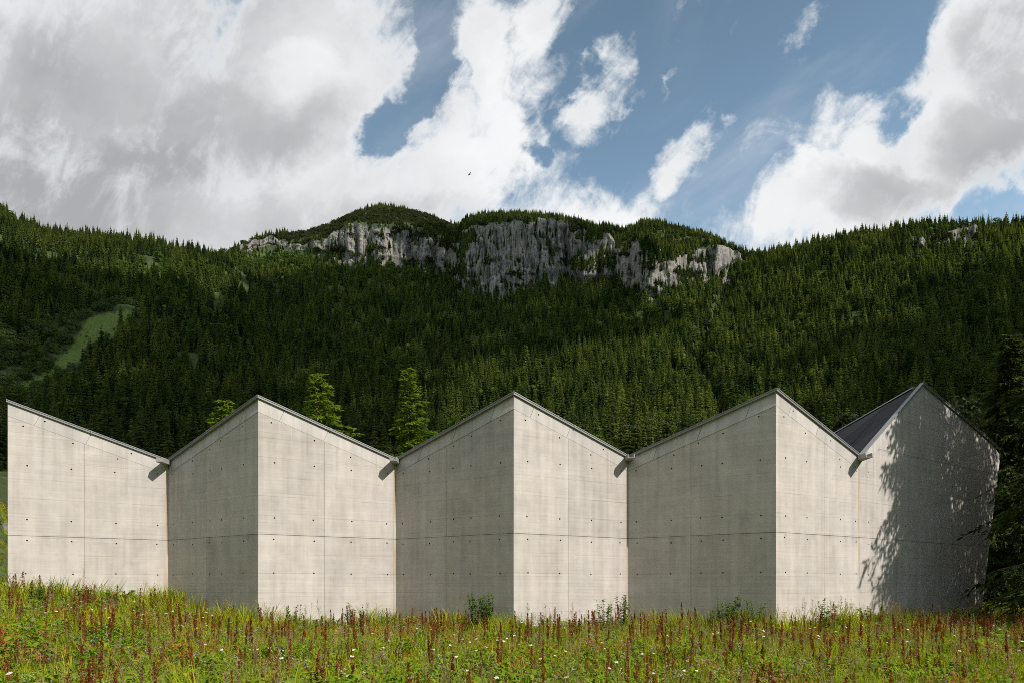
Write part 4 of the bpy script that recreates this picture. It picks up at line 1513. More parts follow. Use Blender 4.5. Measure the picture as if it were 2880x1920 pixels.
def single_trees():
    rg = random.Random(21)
    # three fresh green larches behind the building
    for (xi, ytop, Y, Rad, lean, side, lab) in (
            (742, 846, 47, 4.3, (-0.5, 0), (1, 0, 0.35), 'broad yellow green larch with its tip bent left behind the second gable'),
            (948, 838, 49, 3.0, (-0.3, 0), (1, 0, 0.15), 'slim bright green larch with ragged boughs behind the valley of the roofs'),
            (510, 910, 44, 2.9, (0.2, 0), (-1, 0, 0.25), 'small sunlit yellow green larch just showing behind the first dark wall')):
        X = float(px(xi)) * Y
        H = float(py(ytop)) * Y + EYE
        cr, tr = sprayed_conifer(rg, H, Rad, int(H * 15), 11, 10, 0.36, lo=0.10, rise=0.30, droop=0.42, hang=0.22, slim=0.98, lean=lean, side=side, wtw=0.16, clump=0.16, vary=(0.35, 1.25))
        tree_thing('larch_tree', [('crown', cr, [M_LARCH, M_BARK]), ('trunk', tr, M_BARK)], (X, Y, 0), 0, lab)
    # round broadleaved trees
    for (xi, ytop, Y, Rad, mt, lab) in (
            (1068, 948, 60, 2.6, M_BROAD, 'rounded mid green tree peeping over the roof left of the middle gable'),
            (2200, 912, 62, 3.4, M_SHADELEAF, 'pale grey green round bush behind the steep right hand gable'),
            (1952, 936, 75, 2.3, M_SHADELEAF, 'small grey green round tree above the dark seamed roof'),
            (1085, 962, 52, 1.6, M_BROAD, 'low bright green tree touching the roof edge left of the middle gable')):
        X = float(px(xi)) * Y
        H = float(py(ytop)) * Y + EYE
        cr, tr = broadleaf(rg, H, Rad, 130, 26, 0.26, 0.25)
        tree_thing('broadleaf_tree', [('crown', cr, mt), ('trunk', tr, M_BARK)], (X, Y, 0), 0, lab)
    # the big dark spruce at the right that throws its shadow on the gable wall
    for (loc, H, Rad, lab) in (((20.1, 21.2, -0.1), 21.5, 3.95, 'big dark spruce with drooping boughs at the right edge beside the gable wall'),
                               ((24.6, 22.6, -0.1), 22.0, 5.0, 'second tall dark spruce just beyond the big one beside the gable wall'),
                               ((29.5, 30.0, -0.1), 20.0, 4.6, 'third dark spruce added out of view to shade the grass right of the gable wall'),  # unseen tree, added so its shadow dims the grass right of the gable
                               ((34.0, 25.0, -0.1), 22.0, 4.8, 'fourth tall dark spruce added out of view to darken the gable wall')):  # outside the view, added to keep sky light off the gable wall
        cr, tr = sprayed_conifer(rg, H, Rad, 520 if loc[0] < 22 else 330, 16, 12, 0.29, lo=0.045, rise=0.03, droop=0.36, hang=0.8, slim=0.80, wtw=0.17, clump=0.26, vary=(0.6, 1.15))
        tree_thing('big_spruce_tree', [('crown', cr, [M_DARKSPRUCE, M_BARK]), ('trunk', tr, M_BARK)], loc, 0.4, lab)

    cr, tr = sprayed_conifer(rg, 19.0, 3.6, 260, 12, 9, 0.42, lo=0.04, rise=0.03, droop=0.36, hang=0.7, slim=0.9, wtw=0.2, clump=0.2)
    mc, mt_ = cr.mesh('crown', [M_DARKSPRUCE, M_BARK]), tr.mesh('trunk', M_BARK)
    for (x, y, s_, lab) in ((33.6, 46.0, 1.0, 'dark spruce farther back just right of the gable wall'), (39.5, 53.5, 1.15, 'larger dark spruce behind the others right of the gable wall'),
                            (36.2, 50.5, 0.75, 'small dark spruce between two larger ones right of the gable wall')):
        e = empty('background_spruce_tree', (x, y, 0.0), x)
        e.scale = (s_, s_, s_)
        tag(e, lab, 'tree')
        link('crown', mc, e)
        link('trunk', mt_, e)


single_trees()


# ------------------------------------------------------------------ clouds overhead that keep the sun off parts of the mountain
def build_clouds():
    """broken cumulus some 1500 m up, behind and above the camera"""
    m_, g, b = new_mat('cumulus')
    b.inputs['Base Color'].default_value = (0.9, 0.9, 0.9, 1)
    b.inputs['Roughness'].default_value = 1.0
    rows = [(-15, 26, 30), (-15, 36, 38), (-14, 25, 30), (-14, 36, 38), (-13, 24, 29), (-13, 37, 39), (-12, 23, 29), (-12, 37, 39), (-11, 22, 28), (-11, 37, 40), (-10, 21, 28), (-10, 37, 40), (-9, 20, 28), (-9, 37, 40), (-8, 19, 28), (-8, 36, 40), (-7, 18, 27), (-7, 36, 41), (-6, 17, 27), (-6, 36, 41), (-5, 16, 26), (-5, 36, 41), (-4, 15, 26), (-4, 36, 41), (-3, 14, 26), (-3, 36, 41), (-2, 13, 25), (-2, 36, 41), (-1, 12, 25), (-1, 36, 41), (0, 11, 25), (0, 36, 41), (1, 10, 26), (1, 37, 41), (2, 9, 27), (2, 37, 41), (3, 8, 28), (3, 38, 41), (4, 9, 10), (4, 13, 30), (4, 39, 40), (5, 13, 30), (6, 14, 30), (7, 14, 29), (8, 13, 28), (9, 13, 26), (10, 13, 26), (11, 13, 25), (12, 13, 25), (13, 13, 24), (14, 13, 24), (15, 15, 18), (15, 22, 23), (16, 15, 17), (16, 22, 23), (17, 14, 16), (17, 22, 23), (18, 14, 16), (19, 14, 15), (20, 14, 15)]
    rg = random.Random(8)
    bm = [(-1, -1, -1)]
    # one puff: a lumpy, flattened ball
    me0 = bpy.data.meshes.new('puff')
    import bmesh
    b0 = bmesh.new()
    bmesh.ops.create_icosphere(b0, subdivisions=3, radius=1.0)
    V0 = np.array([v.co[:] for v in b0.verts])
    F0 = np.array([[v.index for v in f.verts] for f in b0.faces])
    b0.free()
    vs_, fs_ = [], []
    n = 0
    for (j, a, z) in rows:
        for i in range(a, z + 1):
            edge = i in (a, z)
            if rg.random() < (0.16 if edge else 0.04):
                continue
            r = rg.uniform(18, 27) if edge else rg.uniform(26, 37)
            c = np.array([(i + 0.5 + rg.uniform(-.3, .3)) * 40, (j + 0.5 + rg.uniform(-.3, .3)) * 40, 1500 + rg.uniform(-25, 40)])
            q = V0 + rg.random() * 9
            lump = 1 + 0.7 * (fbm(q[:, 0] * 1.6 + q[:, 2], q[:, 1] * 1.6 - q[:, 2], rg.randrange(999), 3)[:, None] - 0.5)
            P = V0 * lump * np.array([r, r, r * 0.7]) + c
            vs_.append(P)
            fs_.append(F0 + n)
            n += len(P)
    V = np.concatenate(vs_)
    F = np.concatenate(fs_)
    me = bpy.data.meshes.new('clouds')
    me.from_pydata(V.tolist(), [], F.tolist())
    me.polygons.foreach_set('use_smooth', np.ones(len(F), bool))
    me.materials.append(m_)
    o = link('clouds', me)
    tag(o, 'broken white cumulus clouds high overhead', kind='stuff')


build_clouds()

# ------------------------------------------------------------------ the flower meadow
M_GRASS = leaf_mat('meadow_grass_blades', [(0.14, 0.20, 0.008), (0.25, 0.32, 0.014), (0.44, 0.43, 0.030), (0.56, 0.47, 0.10)], 0.28, inst=0.55, scale=3.0)
M_STRAW = leaf_mat('straw_stems', [(0.24, 0.19, 0.085), (0.36, 0.28, 0.14)], 0.3, inst=0.7)
M_RUST = leaf_mat('rusty_dry_leaves', [(0.24, 0.085, 0.022), (0.40, 0.17, 0.032), (0.34, 0.21, 0.06)], 0.3, inst=0.8)
M_HERB = leaf_mat('meadow_herb_leaves', [(0.09, 0.16, 0.012), (0.17, 0.26, 0.018), (0.28, 0.36, 0.03)], 0.28, inst=0.6)
M_WEED = leaf_mat('tall_weed_leaves', [(0.08, 0.15, 0.022), (0.15, 0.23, 0.035)], 0.35, inst=0.4)
M_DOCK = leaf_mat('dock_seeds', [(0.15, 0.034, 0.020), (0.23, 0.066, 0.028), (0.31, 0.115, 0.040), (0.32, 0.18, 0.06)], 0.25, inst=0.75, scale=8.0)
M_DOCKSTEM = leaf_mat('dock_stems', [(0.13, 0.05, 0.022), (0.14, 0.10, 0.03)], 0.1, inst=0.8)
M_PETAL = leaf_mat('white_petals', [(0.72, 0.72, 0.68), (0.80, 0.80, 0.77)], 0.3, inst=0.5)
M_EYE = plain('yellow_flower_eye', (0.62, 0.36, 0.02), 0.8)
M_STEM = leaf_mat('green_stems', [(0.07, 0.11, 0.018), (0.11, 0.14, 0.03)], 0.1)
M_CLOVER = leaf_mat('pink_clover', [(0.36, 0.10, 0.26), (0.48, 0.18, 0.38)], 0.3, inst=0.8)
M_WHITEF = leaf_mat('small_white_flowers', [(0.62, 0.58, 0.50), (0.76, 0.73, 0.66)], 0.3, inst=0.8)
M_PINKF = leaf_mat('pale_pink_flowers', [(0.52, 0.26, 0.42), (0.62, 0.36, 0.50)], 0.3, inst=0.8)
M_BLUEF = leaf_mat('blue_flowers', [(0.10, 0.11, 0.42), (0.16, 0.16, 0.5)], 0.3, inst=0.8)
M_YELF = leaf_mat('yellow_flowers', [(0.60, 0.40, 0.02), (0.66, 0.5, 0.05)], 0.3, inst=0.8)


def blade(mb, p, d, L, w, bend, mat=0, seg=3):
    """a grass blade: bends over in the direction d"""
    p = Vector(p)
    d = Vector((d[0], d[1], 0)).normalized()
    sd = Vector((-d.y, d.x, 0))
    prev = None
    for i in range(seg + 1):
        t = i / seg
        c = p + d * (bend * L * t * t) + Vector((0, 0, L * (t - 0.35 * bend * t * t)))
        ww = w * (1 - t) ** 0.7
        cur = (c - sd * ww, c + sd * ww)
        if prev:
            if i == seg:
                mb.face([prev[0], prev[1], c], mat)
            else:
                mb.face([prev[0], prev[1], cur[1], cur[0]], mat)
        prev = cur


def leaf(mb, base, d, L, w, mat=0, up=0.4, droop=0.5):
    base = Vector(base)
    d = Vector((d[0], d[1], 0)).normalized()
    sd = Vector((-d.y, d.x, 0))
    m1 = base + d * L * 0.4 + Vector((0, 0, up * L * 0.5))
    m2 = base + d * L * 0.75 + Vector((0, 0, up * L * 0.6 - droop * L * 0.15))
    tip = base + d * L + Vector((0, 0, up * L * 0.5 - droop * L * 0.45))
    k = Vector((0, 0, -0.15 * w))
    mb.face([base, m1 + sd * w + k, m1], mat)
    mb.face([base, m1, m1 - sd * w + k], mat)
    mb.face([m1, m1 + sd * w + k, m2 + sd * w * 0.75 + k, m2], mat)
    mb.face([m1, m2, m2 - sd * w * 0.75 + k, m1 - sd * w + k], mat)
    mb.face([m2, m2 + sd * w * 0.75 + k, tip], mat)
    mb.face([m2, tip, m2 - sd * w * 0.75 + k], mat)


def ring(rg):
    a = rg.random() * 6.283
    return (math.cos(a), math.sin(a))


def tuft(rg, n, h0, h1, spread, w=0.0045, mat=0, heads=0):
    mb = MB()
    for _ in range(n):
        d = ring(rg)
        r = spread * math.sqrt(rg.random())
        e = ring(rg)
        blade(mb, (e[0] * r, e[1] * r, -0.02), d, rg.uniform(h0, h1), w * rg.uniform(0.6, 1.3), rg.uniform(0.05, 0.55), mat)
    for _ in range(heads):
        e = ring(rg)
        r = spread * rg.random()
        H = rg.uniform(h1 * 0.95, h1 * 1.25)
        b0 = Vector((e[0] * r, e[1] * r, 0))
        t0 = b0 + Vector((rg.uniform(-.08, .08), rg.uniform(-.08, .08), H))
        mb.tube([b0, b0.lerp(t0, 0.5), t0], [0.0022, 0.0018, 0.0012], 3, 1, False)
        for k in range(14):
            c = b0.lerp(t0, rg.uniform(0.78, 1.0))
            d = Vector((*ring(rg), rg.uniform(0.3, 1.2))).normalized() * rg.uniform(0.018, 0.045)
            s = d.orthogonal().normalized() * 0.004
            mb.face([c - s, c + d * 0.6 - s, c + d, c + d * 0.6 + s], 1)
    return mb


def dock_parts(rg, H, thick, arms):
    """stem, seed head and leaves of a seeding dock"""
    st, sd, lf = MB(), MB(), MB()
    lean = (rg.uniform(-.05, .05) * H, rg.uniform(-.05, .05) * H)
    top = Vector((lean[0], lean[1], H))
    mid = Vector((lean[0] * 0.3, lean[1] * 0.3, H * 0.5))
    st.tube([(0, 0, -0.03), mid, top], [0.0065, 0.005, 0.002], 5)

    def cob(a, b, r0, n):
        a, b = Vector(a), Vector(b)
        for k in range(n):
            t = rg.random()
            if math.sin(t * 13 + r0 * 999) < -0.75 and rg.random() < 0.7:
                continue
            c = a.lerp(b, t)
            r = r0 * (math.sin(math.pi * min(1, 0.12 + 0.86 * t ** 0.85)) ** 0.6) * rg.uniform(0.45, 1.05)
            e = ring(rg)
            c = c + Vector((e[0] * r, e[1] * r, rg.uniform(-.01, .01)))
            s = rg.uniform(0.0065, 0.0115)
            n_ = Vector((e[0], e[1], rg.uniform(-.7, .7))).normalized()
            x = n_.orthogonal().normalized()
            y = n_.cross(x)
            sd.face([c - x * s, c - y * s, c + x * s, c + y * s])
            sd.face([c - x * s * 0.8, c - n_ * s, c + x * s * 0.8, c + n_ * s])
    cob(Vector((lean[0] * 0.5, lean[1] * 0.5, H * rg.uniform(0.50, 0.60))), top, thick, 190)
    for _ in range(arms):
        t = rg.uniform(0.5, 0.74)
        b0 = Vector((lean[0] * t * t, lean[1] * t * t, H * t))
        e = ring(rg)
        ln = H * rg.uniform(0.12, 0.22)
        b1 = b0 + Vector((e[0] * ln * 0.30, e[1] * ln * 0.30, ln))
        st.tube([b0, b0.lerp(b1, 0.5) + Vector((e[0] * 0.012, e[1] * 0.012, 0)), b1], [0.003, 0.0022, 0.001], 4)
        cob(b0.lerp(b1, 0.15), b1, thick * 0.62, 60)
    for _ in range(rg.randint(3, 5)):
        z = H * rg.uniform(0.03, 0.42)
        leaf(lf, (0, 0, z), ring(rg), rg.uniform(0.12, 0.26), rg.uniform(0.018, 0.034), 0, rg.uniform(0.3, 0.9), rg.uniform(0.4, 1.2))
    return st, sd, lf


def daisy_parts(rg, H):
    st, hd = MB(), MB()
    lx, ly = rg.uniform(-.06, .06), rg.uniform(-.06, .06)
    st.tube([(0, 0, 0), (lx * 0.3, ly * 0.3, H * 0.6), (lx, ly, H)], [0.0028, 0.0024, 0.002], 4, 0, False)
    for _ in range(4):
        leaf(st, (lx * 0.1, ly * 0.1, H * rg.uniform(0.05, 0.5)), ring(rg), 0.07, 0.009, 0, 0.8, 0.4)
    tilt = Vector((rg.uniform(-.35, .45), rg.uniform(-.55, .15), 1)).normalized()
    x = tilt.orthogonal().normalized()
    y = tilt.cross(x)
    c = Vector((lx, ly, H + 0.003))
    r0, r1 = 0.009, rg.uniform(0.026, 0.034)
    n = 15
    for k in range(n):
        a = 6.283 * k / n
        d = x * math.cos(a) + y * math.sin(a)
        s = y * math.cos(a) - x * math.sin(a)
        dz = tilt * rg.uniform(-0.007, 0.003)
        hd.face([c + d * r0 * 0.8 - s * 0.0025, c + d * r1 * 0.75 - s * 0.0058 + dz * 0.6, c + d * r1 + dz, c + d * r1 * 0.75 + s * 0.0058 + dz * 0.6, c + d * r0 * 0.8 + s * 0.0025], 0)
    pr = []
    for k in range(8):
        a = 6.283 * k / 8
        pr.append(c + (x * math.cos(a) + y * math.sin(a)) * r0 + tilt * 0.001)
    ap = c + tilt * 0.0065
    for k in range(8):
        hd.face([pr[k], pr[(k + 1) % 8], ap], 1)
    return st, hd


def globe(mb, c, r, rg, n, mat, sz):
    for _ in range(n):
        d = Vector((rg.gauss(0, 1), rg.gauss(0, 1), rg.gauss(0.35, 0.9))).normalized()
        q = Vector(c) + d * r * rg.uniform(0.6, 1.0)
        x = d.orthogonal().normalized()
        y = d.cross(x)
        mb.face([q - x * sz, q - y * sz, q + x * sz + d * sz * 0.5, q + y * sz], mat)


def clover_parts(rg, H):
    st, hd = MB(), MB()
    lx, ly = rg.uniform(-.05, .05), rg.uniform(-.05, .05)
    st.tube([(0, 0, 0), (lx * 0.4, ly * 0.4, H * 0.6), (lx, ly, H)], [0.002, 0.002, 0.0015], 3, 0, False)
    for _ in range(5):
        a = ring(rg)
        z = H * rg.uniform(0.2, 0.8)
        for k in range(3):
            leaf(st, (lx * 0.3 + a[0] * 0.03, ly * 0.3 + a[1] * 0.03, z), ring(rg), 0.03, 0.009, 0, 0.4, 0.3)
    globe(hd, (lx, ly, H + 0.006), 0.013, rg, 26, 0, 0.0055)
    return st, hd


def umbel(rg, H, n, mat_r=0.0045):
    """small clustered flowers on branching stalks"""
    mb = MB()
    for _ in range(n):
        e = ring(rg)
        r = rg.uniform(0.0, 0.13)
        h = H * rg.uniform(0.6, 1.0)
        b0 = Vector((e[0] * r * 0.4, e[1] * r * 0.4, 0))
        t0 = Vector((e[0] * r, e[1] * r, h))
        mb.tube([b0, t0], [0.0016, 0.0012], 3, 0, False)
        globe(mb, t0, 0.010, rg, 9, 1, mat_r)
        leaf(mb, b0.lerp(t0, rg.uniform(0.2, 0.7)), ring(rg), 0.06, 0.012, 0, 0.4, 0.6)
    return mb


def herb(rg, n, L0, L1, w, h, mat=0):
    mb = MB()
    for _ in range(n):
        e = ring(rg)
        z = h * rg.random()
        r = 0.10 * rg.random()
        leaf(mb, (e[0] * r, e[1] * r, z), ring(rg), rg.uniform(L0, L1), w * rg.uniform(0.7, 1.3), mat, rg.uniform(0.2, 1.0), rg.uniform(0.3, 1.2))
    return mb


def place(n, rg, y0, y1, margin=0.2, power=1.0, xr=0.80):
    """random spots of the meadow in front of the building"""
    out = []
    while len(out) < n:
        y = y0 + (y1 - y0) * rg.random() ** power
        x = rg.uniform(-xr, xr) * y
        if rg.random() > y / y1 + 0.15:
            continue
        if y > wall_y(x) - margin:
            continue
        out.append((x, y))
    return out


def meadow():
    rg = random.Random(31)
    nr = np.random.default_rng(13)
    protos = []
    for i in range(4):
        protos.append(tuft(rg, 34, 0.20, 0.54, 0.12, 0.0068).mesh('grass_tuft', [M_GRASS, M_STRAW]))
    for i in range(2):
        protos.append(tuft(rg, 26, 0.28, 0.62, 0.09, 0.0058, 0, 4).mesh('flowering_grass', [M_GRASS, M_STRAW]))
    protos.append(tuft(rg, 20, 0.2, 0.5, 0.10, 0.005, 1, 3).mesh('dry_grass', [M_GRASS, M_STRAW]))
    for i in range(3):
        protos.append(herb(rg, 22, 0.08, 0.19, 0.027, 0.38).mesh('low_herb', [M_HERB]))
    protos.append(herb(rg, 18, 0.06, 0.14, 0.017, 0.42).mesh('rusty_herb', [M_RUST]))
    protos.append(herb(rg, 9, 0.16, 0.30, 0.055, 0.30).mesh('broad_herb', [M_HERB]))
    protos.append(tuft(rg, 26, 0.40, 0.90, 0.17, 0.0092).mesh('tall_grass', [M_GRASS, M_STRAW]))
    wts = np.array([5, 5, 5, 5, 2.2, 2.2, 1.5, 3.2, 3.2, 3.2, 1.5, 0.9, 0.3])
    P = []
    # dense in view, thinner beyond the ends of the building
    for n, y0, y1 in ((9000, 5.2, 24.5),):
        P += place(n, rg, y0, y1, 0.06)
    while len(P) < 12500:
        y = rg.uniform(20, 60)
        x = rg.choice((rg.uniform(-0.86 * y, -15.9), rg.uniform(18.5, 18.6 + 0.5 * y)))
        if y > wall_y(x) - 0.1 and y < 41:
            if x > -15.9 and x < 20.7:
                continue
        P.append((x, y))
    P = np.array(P)
    z = land_z(P[:, 0], P[:, 1])
    A = np.column_stack([P, z])
    n = len(A)
    # drifts: kinds gather in patches
    f1 = fbm(A[:, 0] / 2.2, A[:, 1] / 2.2, 61, 2)
    f2 = fbm(A[:, 0] / 1.6, A[:, 1] / 1.6, 62, 2)
    idx = nr.choice(len(protos), n, p=wts / wts.sum())
    idx = np.where((f1 > 0.58) & (nr.random(n) < 0.6), nr.integers(7, 10, n), idx)
    idx = np.where((f2 > 0.66) & (nr.random(n) < 0.5), 10, idx)
    nearw = np.array([0.0 if wall_y(a) > 1e8 else float(sstep(3.0, 0.5, wall_y(a) - b)) for a, b in A[:, :2]])
    clumpy = fbm(A[:, 0] / 0.8, A[:, 1] / 3, 65, 2)
    idx = np.where((nearw > 0.2) & (clumpy > 0.53) & (nr.random(n) < 0.75), len(protos) - 1, idx)
    s = nr.uniform(0.75, 1.25, n) * (1 + 0.42 * nearw) * (0.88 + 0.4 * (fbm(A[:, 0] / 3, A[:, 1] / 3, 63, 2) - 0.3))
    rot = np.zeros((n, 3))
    rot[:, 2] = nr.random(n) * 6.283
    rot[:, :2] = nr.normal(0, 0.07, (n, 2))
    scatter('meadow_grass', protos, A, rot, np.stack([s * 1.1, s * 1.1, s], 1), idx, 'tall yellow green meadow grass and herbs with rusty leaves')

    # small flowers in drifts
    fl = []
    fl.append(umbel(rg, 0.46, 12).mesh('white_flowers', [M_STEM, M_WHITEF]))
    fl.append(umbel(rg, 0.40, 9, 0.004).mesh('white_flowers_low', [M_STEM, M_WHITEF]))
    fl.append(umbel(rg, 0.44, 6, 0.004).mesh('yellow_flowers', [M_STEM, M_YELF]))
    fl.append(umbel(rg, 0.50, 6, 0.005).mesh('pink_flowers', [M_STEM, M_PINKF]))
    fl.append(umbel(rg, 0.48, 4, 0.005).mesh('blue_flowers', [M_STEM, M_BLUEF]))
    Q = np.array(place(1500, rg, 6.0, 23.5, 0.15))
    f = fbm(Q[:, 0] / 1.5, Q[:, 1] / 1.5, 71, 2)
    k = nr.random(len(Q))
    qi = np.where(f > 0.55, np.where(k < 0.5, 0, 1), np.where(k < 0.45, 1, np.where(k < 0.70, 2, np.where(k < 0.94, 3, 4))))
    keep = (f > 0.47) | (k > 0.55)
    Q, qi = Q[keep], qi[keep]
    A = np.column_stack([Q, land_z(Q[:, 0], Q[:, 1])])
    n = len(A)
    s = nr.uniform(0.8, 1.25, n)
    rot = np.zeros((n, 3))
    rot[:, 2] = nr.random(n) * 6.283
    scatter('meadow_flowers', fl, A, rot, np.stack([s, s, s], 1), qi, 'drifts of tiny white pink and yellow meadow flowers')

    # seeding docks: the 300 that show largest singly, the thin far rest as one
    DK = []
    for i in range(7):
        H = rg.uniform(0.68, 0.98)
        st, sd, lf = dock_parts(rg, H, rg.uniform(0.022, 0.036), rg.choice((0, 1, 2, 3, 4)))
        DK.append((sd.mesh('seed_head', M_DOCK), st.mesh('stem', M_DOCKSTEM), lf.mesh('leaf', M_HERB)))
    spots = place(800, rg, 6.6, 23.2, 0.25, 0.9)
    g_ = [(x, y) for x, y in spots if fbm(x / 2.6, y / 2.6, 81, 2) > 0.36]
    extra = [(-14.6, 20.4), (-14.3, 20.3), (-14.9, 20.5), (-12.6, 20.2), (-13.9, 20.1), (-15.6, 20.2), (4.9, 19.6), (2.3, 19.7), (3.1, 19.9), (-7.2, 19.6), (9.0, 19.2)]
    while len(extra) < 62:
        ex_ = rg.uniform(-15.6, 15.5)
        ey = wall_y(ex_) - rg.uniform(0.45, 2.2)
        if abs(ex_ / ey) < 0.74:
            extra.append((ex_, ey))
    spots = sorted(set(g_), key=lambda q: q[1])
    single, rest = extra + spots[:300 - len(extra)], spots[300 - len(extra):]
    names = ('seed_head', 'stem', 'foliage')
    tops = {}
    for i, (x, y) in enumerate(single):
        v = rg.randrange(len(DK))
        s = rg.uniform(0.50, 1.0) if i >= len(extra) else (rg.uniform(1.1, 1.4) if i < 11 else rg.uniform(0.75, 1.12))
        e = empty('dock_plant', (x, y, float(land_z(x, y))), rg.uniform(0, 6.28))
        e.scale = (s * 1.0, s * 1.0, s)
        if v not in tops:
            tops[v] = [link(nm, m, e) for nm, m in zip(names, DK[v])]
        else:
            for o in tops[v]:
                c = o.copy()
                COL.objects.link(c)
                c.parent = e
        near_ = 'low in front' if y < 10 else ('mid meadow' if y < 15 else 'far back')
        side = ZONES[int(np.searchsorted([q[0] for q in ZONES], x / y))][1]
        if i < 11:
            lab = 'extra tall dark red dock standing up against %s' % side
        else:
            lab = '%s red brown seeding dock %s before %s' % ('tall' if s > 0.8 else 'short', near_, side)
        tag(e, lab, 'plant', lab.replace('dock', 'docks', 1))
    if rest:
        A = np.array([(x, y, float(land_z(x, y))) for x, y in rest])
        n = len(A)
        rot = np.zeros((n, 3))
        rot[:, 2] = nr.random(n) * 6.283
        s = nr.uniform(0.7, 1.1, n)
        whole = []
        for i in range(4):
            H = rg.uniform(0.7, 0.95)
            st, sd, lf = dock_parts(rg, H, rg.uniform(0.022, 0.034), rg.choice((0, 1, 2)))
            k0 = len(sd.v)
            sd.v += st.v
            sd.f += [tuple(a + k0 for a in f_) for f_ in st.f]
            sd.mi += [1] * len(st.f)
            sd.uv += [None] * len(st.f)
            whole.append(sd.mesh('far_dock', [M_DOCK, M_DOCKSTEM]))
        scatter('far_docks', whole, A, rot, np.stack([s * 1.1, s * 1.1, s], 1), nr.integers(0, 4, n), 'thin far row of red brown docks close to the walls')

    # ox-eye daisies
    DY = []
    for i in range(6):
        st, hd = daisy_parts(rg, rg.uniform(0.48, 0.64))
        DY.append((hd.mesh('flower_head', [M_PETAL, M_EYE]), st.mesh('stem', M_STEM)))
    spots = [q for q in place(620, rg, 6.4, 20.5, 0.5, 1.0) if fbm(q[0] / 2.0, q[1] / 2.0, 91, 2) > 0.50][:170]
    tops = {}
    for (x, y) in spots:
        v = rg.randrange(len(DY))
        s = rg.uniform(0.85, 1.2)
        e = empty('daisy', (x, y, float(land_z(x, y))), rg.uniform(-0.9, 0.9))
        e.scale = (s, s, s)
        if v not in tops:
            tops[v] = [link(nm, m, e) for nm, m in zip(('flower_head', 'stem'), DY[v])]
        else:
            for o in tops[v]:
                c = o.copy()
                COL.objects.link(c)
                c.parent = e
        near_ = 'low in front' if y < 10 else ('mid meadow' if y < 15 else 'far back')
        side = ZONES[int(np.searchsorted([q[0] for q in ZONES], x / y))][1]
        lab = 'white ox-eye daisy with yellow eye %s before %s' % (near_, side)
        tag(e, lab, 'flower', lab.replace('daisy', 'daisies', 1))

    # pink clover
    CL = []
    for i in range(4):
        st, hd = clover_parts(rg, rg.uniform(0.38, 0.54))
        CL.append((hd.mesh('flower_head', [M_CLOVER]), st.mesh('stem', M_STEM)))
    spots = [q for q in place(520, rg, 6.6, 20.0, 0.5, 1.0) if fbm(q[0] / 1.8, q[1] / 1.8, 95, 2) > 0.52][:150]
    tops = {}
    for (x, y) in spots:
        v = rg.randrange(len(CL))
        s = rg.uniform(1.0, 1.35)
        e = empty('clover', (x, y, float(land_z(x, y))), rg.uniform(0, 6.28))
        e.scale = (s, s, s)
        if v not in tops:
            tops[v] = [link(nm, m, e) for nm, m in zip(('flower_head', 'stem'), CL[v])]
        else:
            for o in tops[v]:
                c = o.copy()
                COL.objects.link(c)
                c.parent = e
        near_ = 'low in front' if y < 10 else ('mid meadow' if y < 15 else 'far back')
        side = ZONES[int(np.searchsorted([q[0] for q in ZONES], x / y))][1]
        lab = 'small round purple clover flower %s before %s' % (near_, side)
        tag(e, lab, 'flower', lab.replace('flower', 'flowers', 1))


ZONES = [(-0.50, 'the leftmost bright wall'), (-0.372, 'the first dark wall'), (-0.17, 'the second bright wall'), (0.003, 'the middle dark wall'), (0.17, 'the third bright wall'),
         (0.387, 'the rightmost dark wall'), (0.51, 'the fourth bright wall'), (99, 'the shaded gable wall')]


def _grid_land():
    """height of the built land near the building by looking along its rays"""
    co = LAND['co']
    return co


def land_z(x, y):
    x = np.asarray(x, float)
    y = np.asarray(y, float)
    co, P = LAND['co'], LAND['P']
    ph = np.arctan2(x, y)
    r = np.hypot(x, y)
    i = np.clip(np.searchsorted(P, ph), 1, len(P) - 1)
    f = np.clip((ph - P[i - 1]) / (P[i] - P[i - 1] + 1e-12), 0, 1)
    out = np.zeros(np.broadcast(x, y).shape)
    n0 = LAND['n0']
    R0 = np.hypot(co[:, :n0, 0], co[:, :n0, 1])
    flat_i, flat_f, flat_r = np.atleast_1d(i).ravel(), np.atleast_1d(f).ravel(), np.atleast_1d(r).ravel()
    res = np.empty(flat_r.shape)
    for k in range(len(flat_r)):
        a, b = flat_i[k] - 1, flat_i[k]
        za = np.interp(flat_r[k], R0[a], co[a, :n0, 2])
        zb_ = np.interp(flat_r[k], R0[b], co[b, :n0, 2])
        res[k] = za + (zb_ - za) * flat_f[k]
    return res.reshape(out.shape) if out.shape else res[0]


def panicle(rg, H, mat=0):
    """tall dry flowering stalk with ascending side branches"""
    mb = MB()
    lean = Vector((rg.uniform(-.1, .1), rg.uniform(-.05, .05), 0))
    top = lean + Vector((0, 0, H))
    mb.tube([(0, 0, 0), lean * 0.4 + Vector((0, 0, H * 0.5)), top], [0.005, 0.004, 0.0015], 4, 0, False)
    for k in range(16):
        t = rg.uniform(0.55, 0.98)
        c = lean * t * t + Vector((0, 0, H * t))
        e = ring(rg)
        ln = (1.08 - t) * H * rg.uniform(0.25, 0.42)
        d = Vector((e[0] * 0.55, e[1] * 0.55, 0.85)) * ln
        mb.tube([c, c + d], [0.002, 0.001], 3, 0, False)
        for j in range(9):
            q = c + d * rg.uniform(0.25, 1.05)
            s = rg.uniform(0.006, 0.012)
            v = Vector((rg.uniform(-1, 1), rg.uniform(-1, 1), rg.uniform(0, 1.2))).normalized() * s * 1.7
            u_ = v.orthogonal().normalized() * s * 0.55
            mb.face([q - u_, q + v * 0.5 - u_ * 0.4, q + v, q + u_], 1)
    return mb


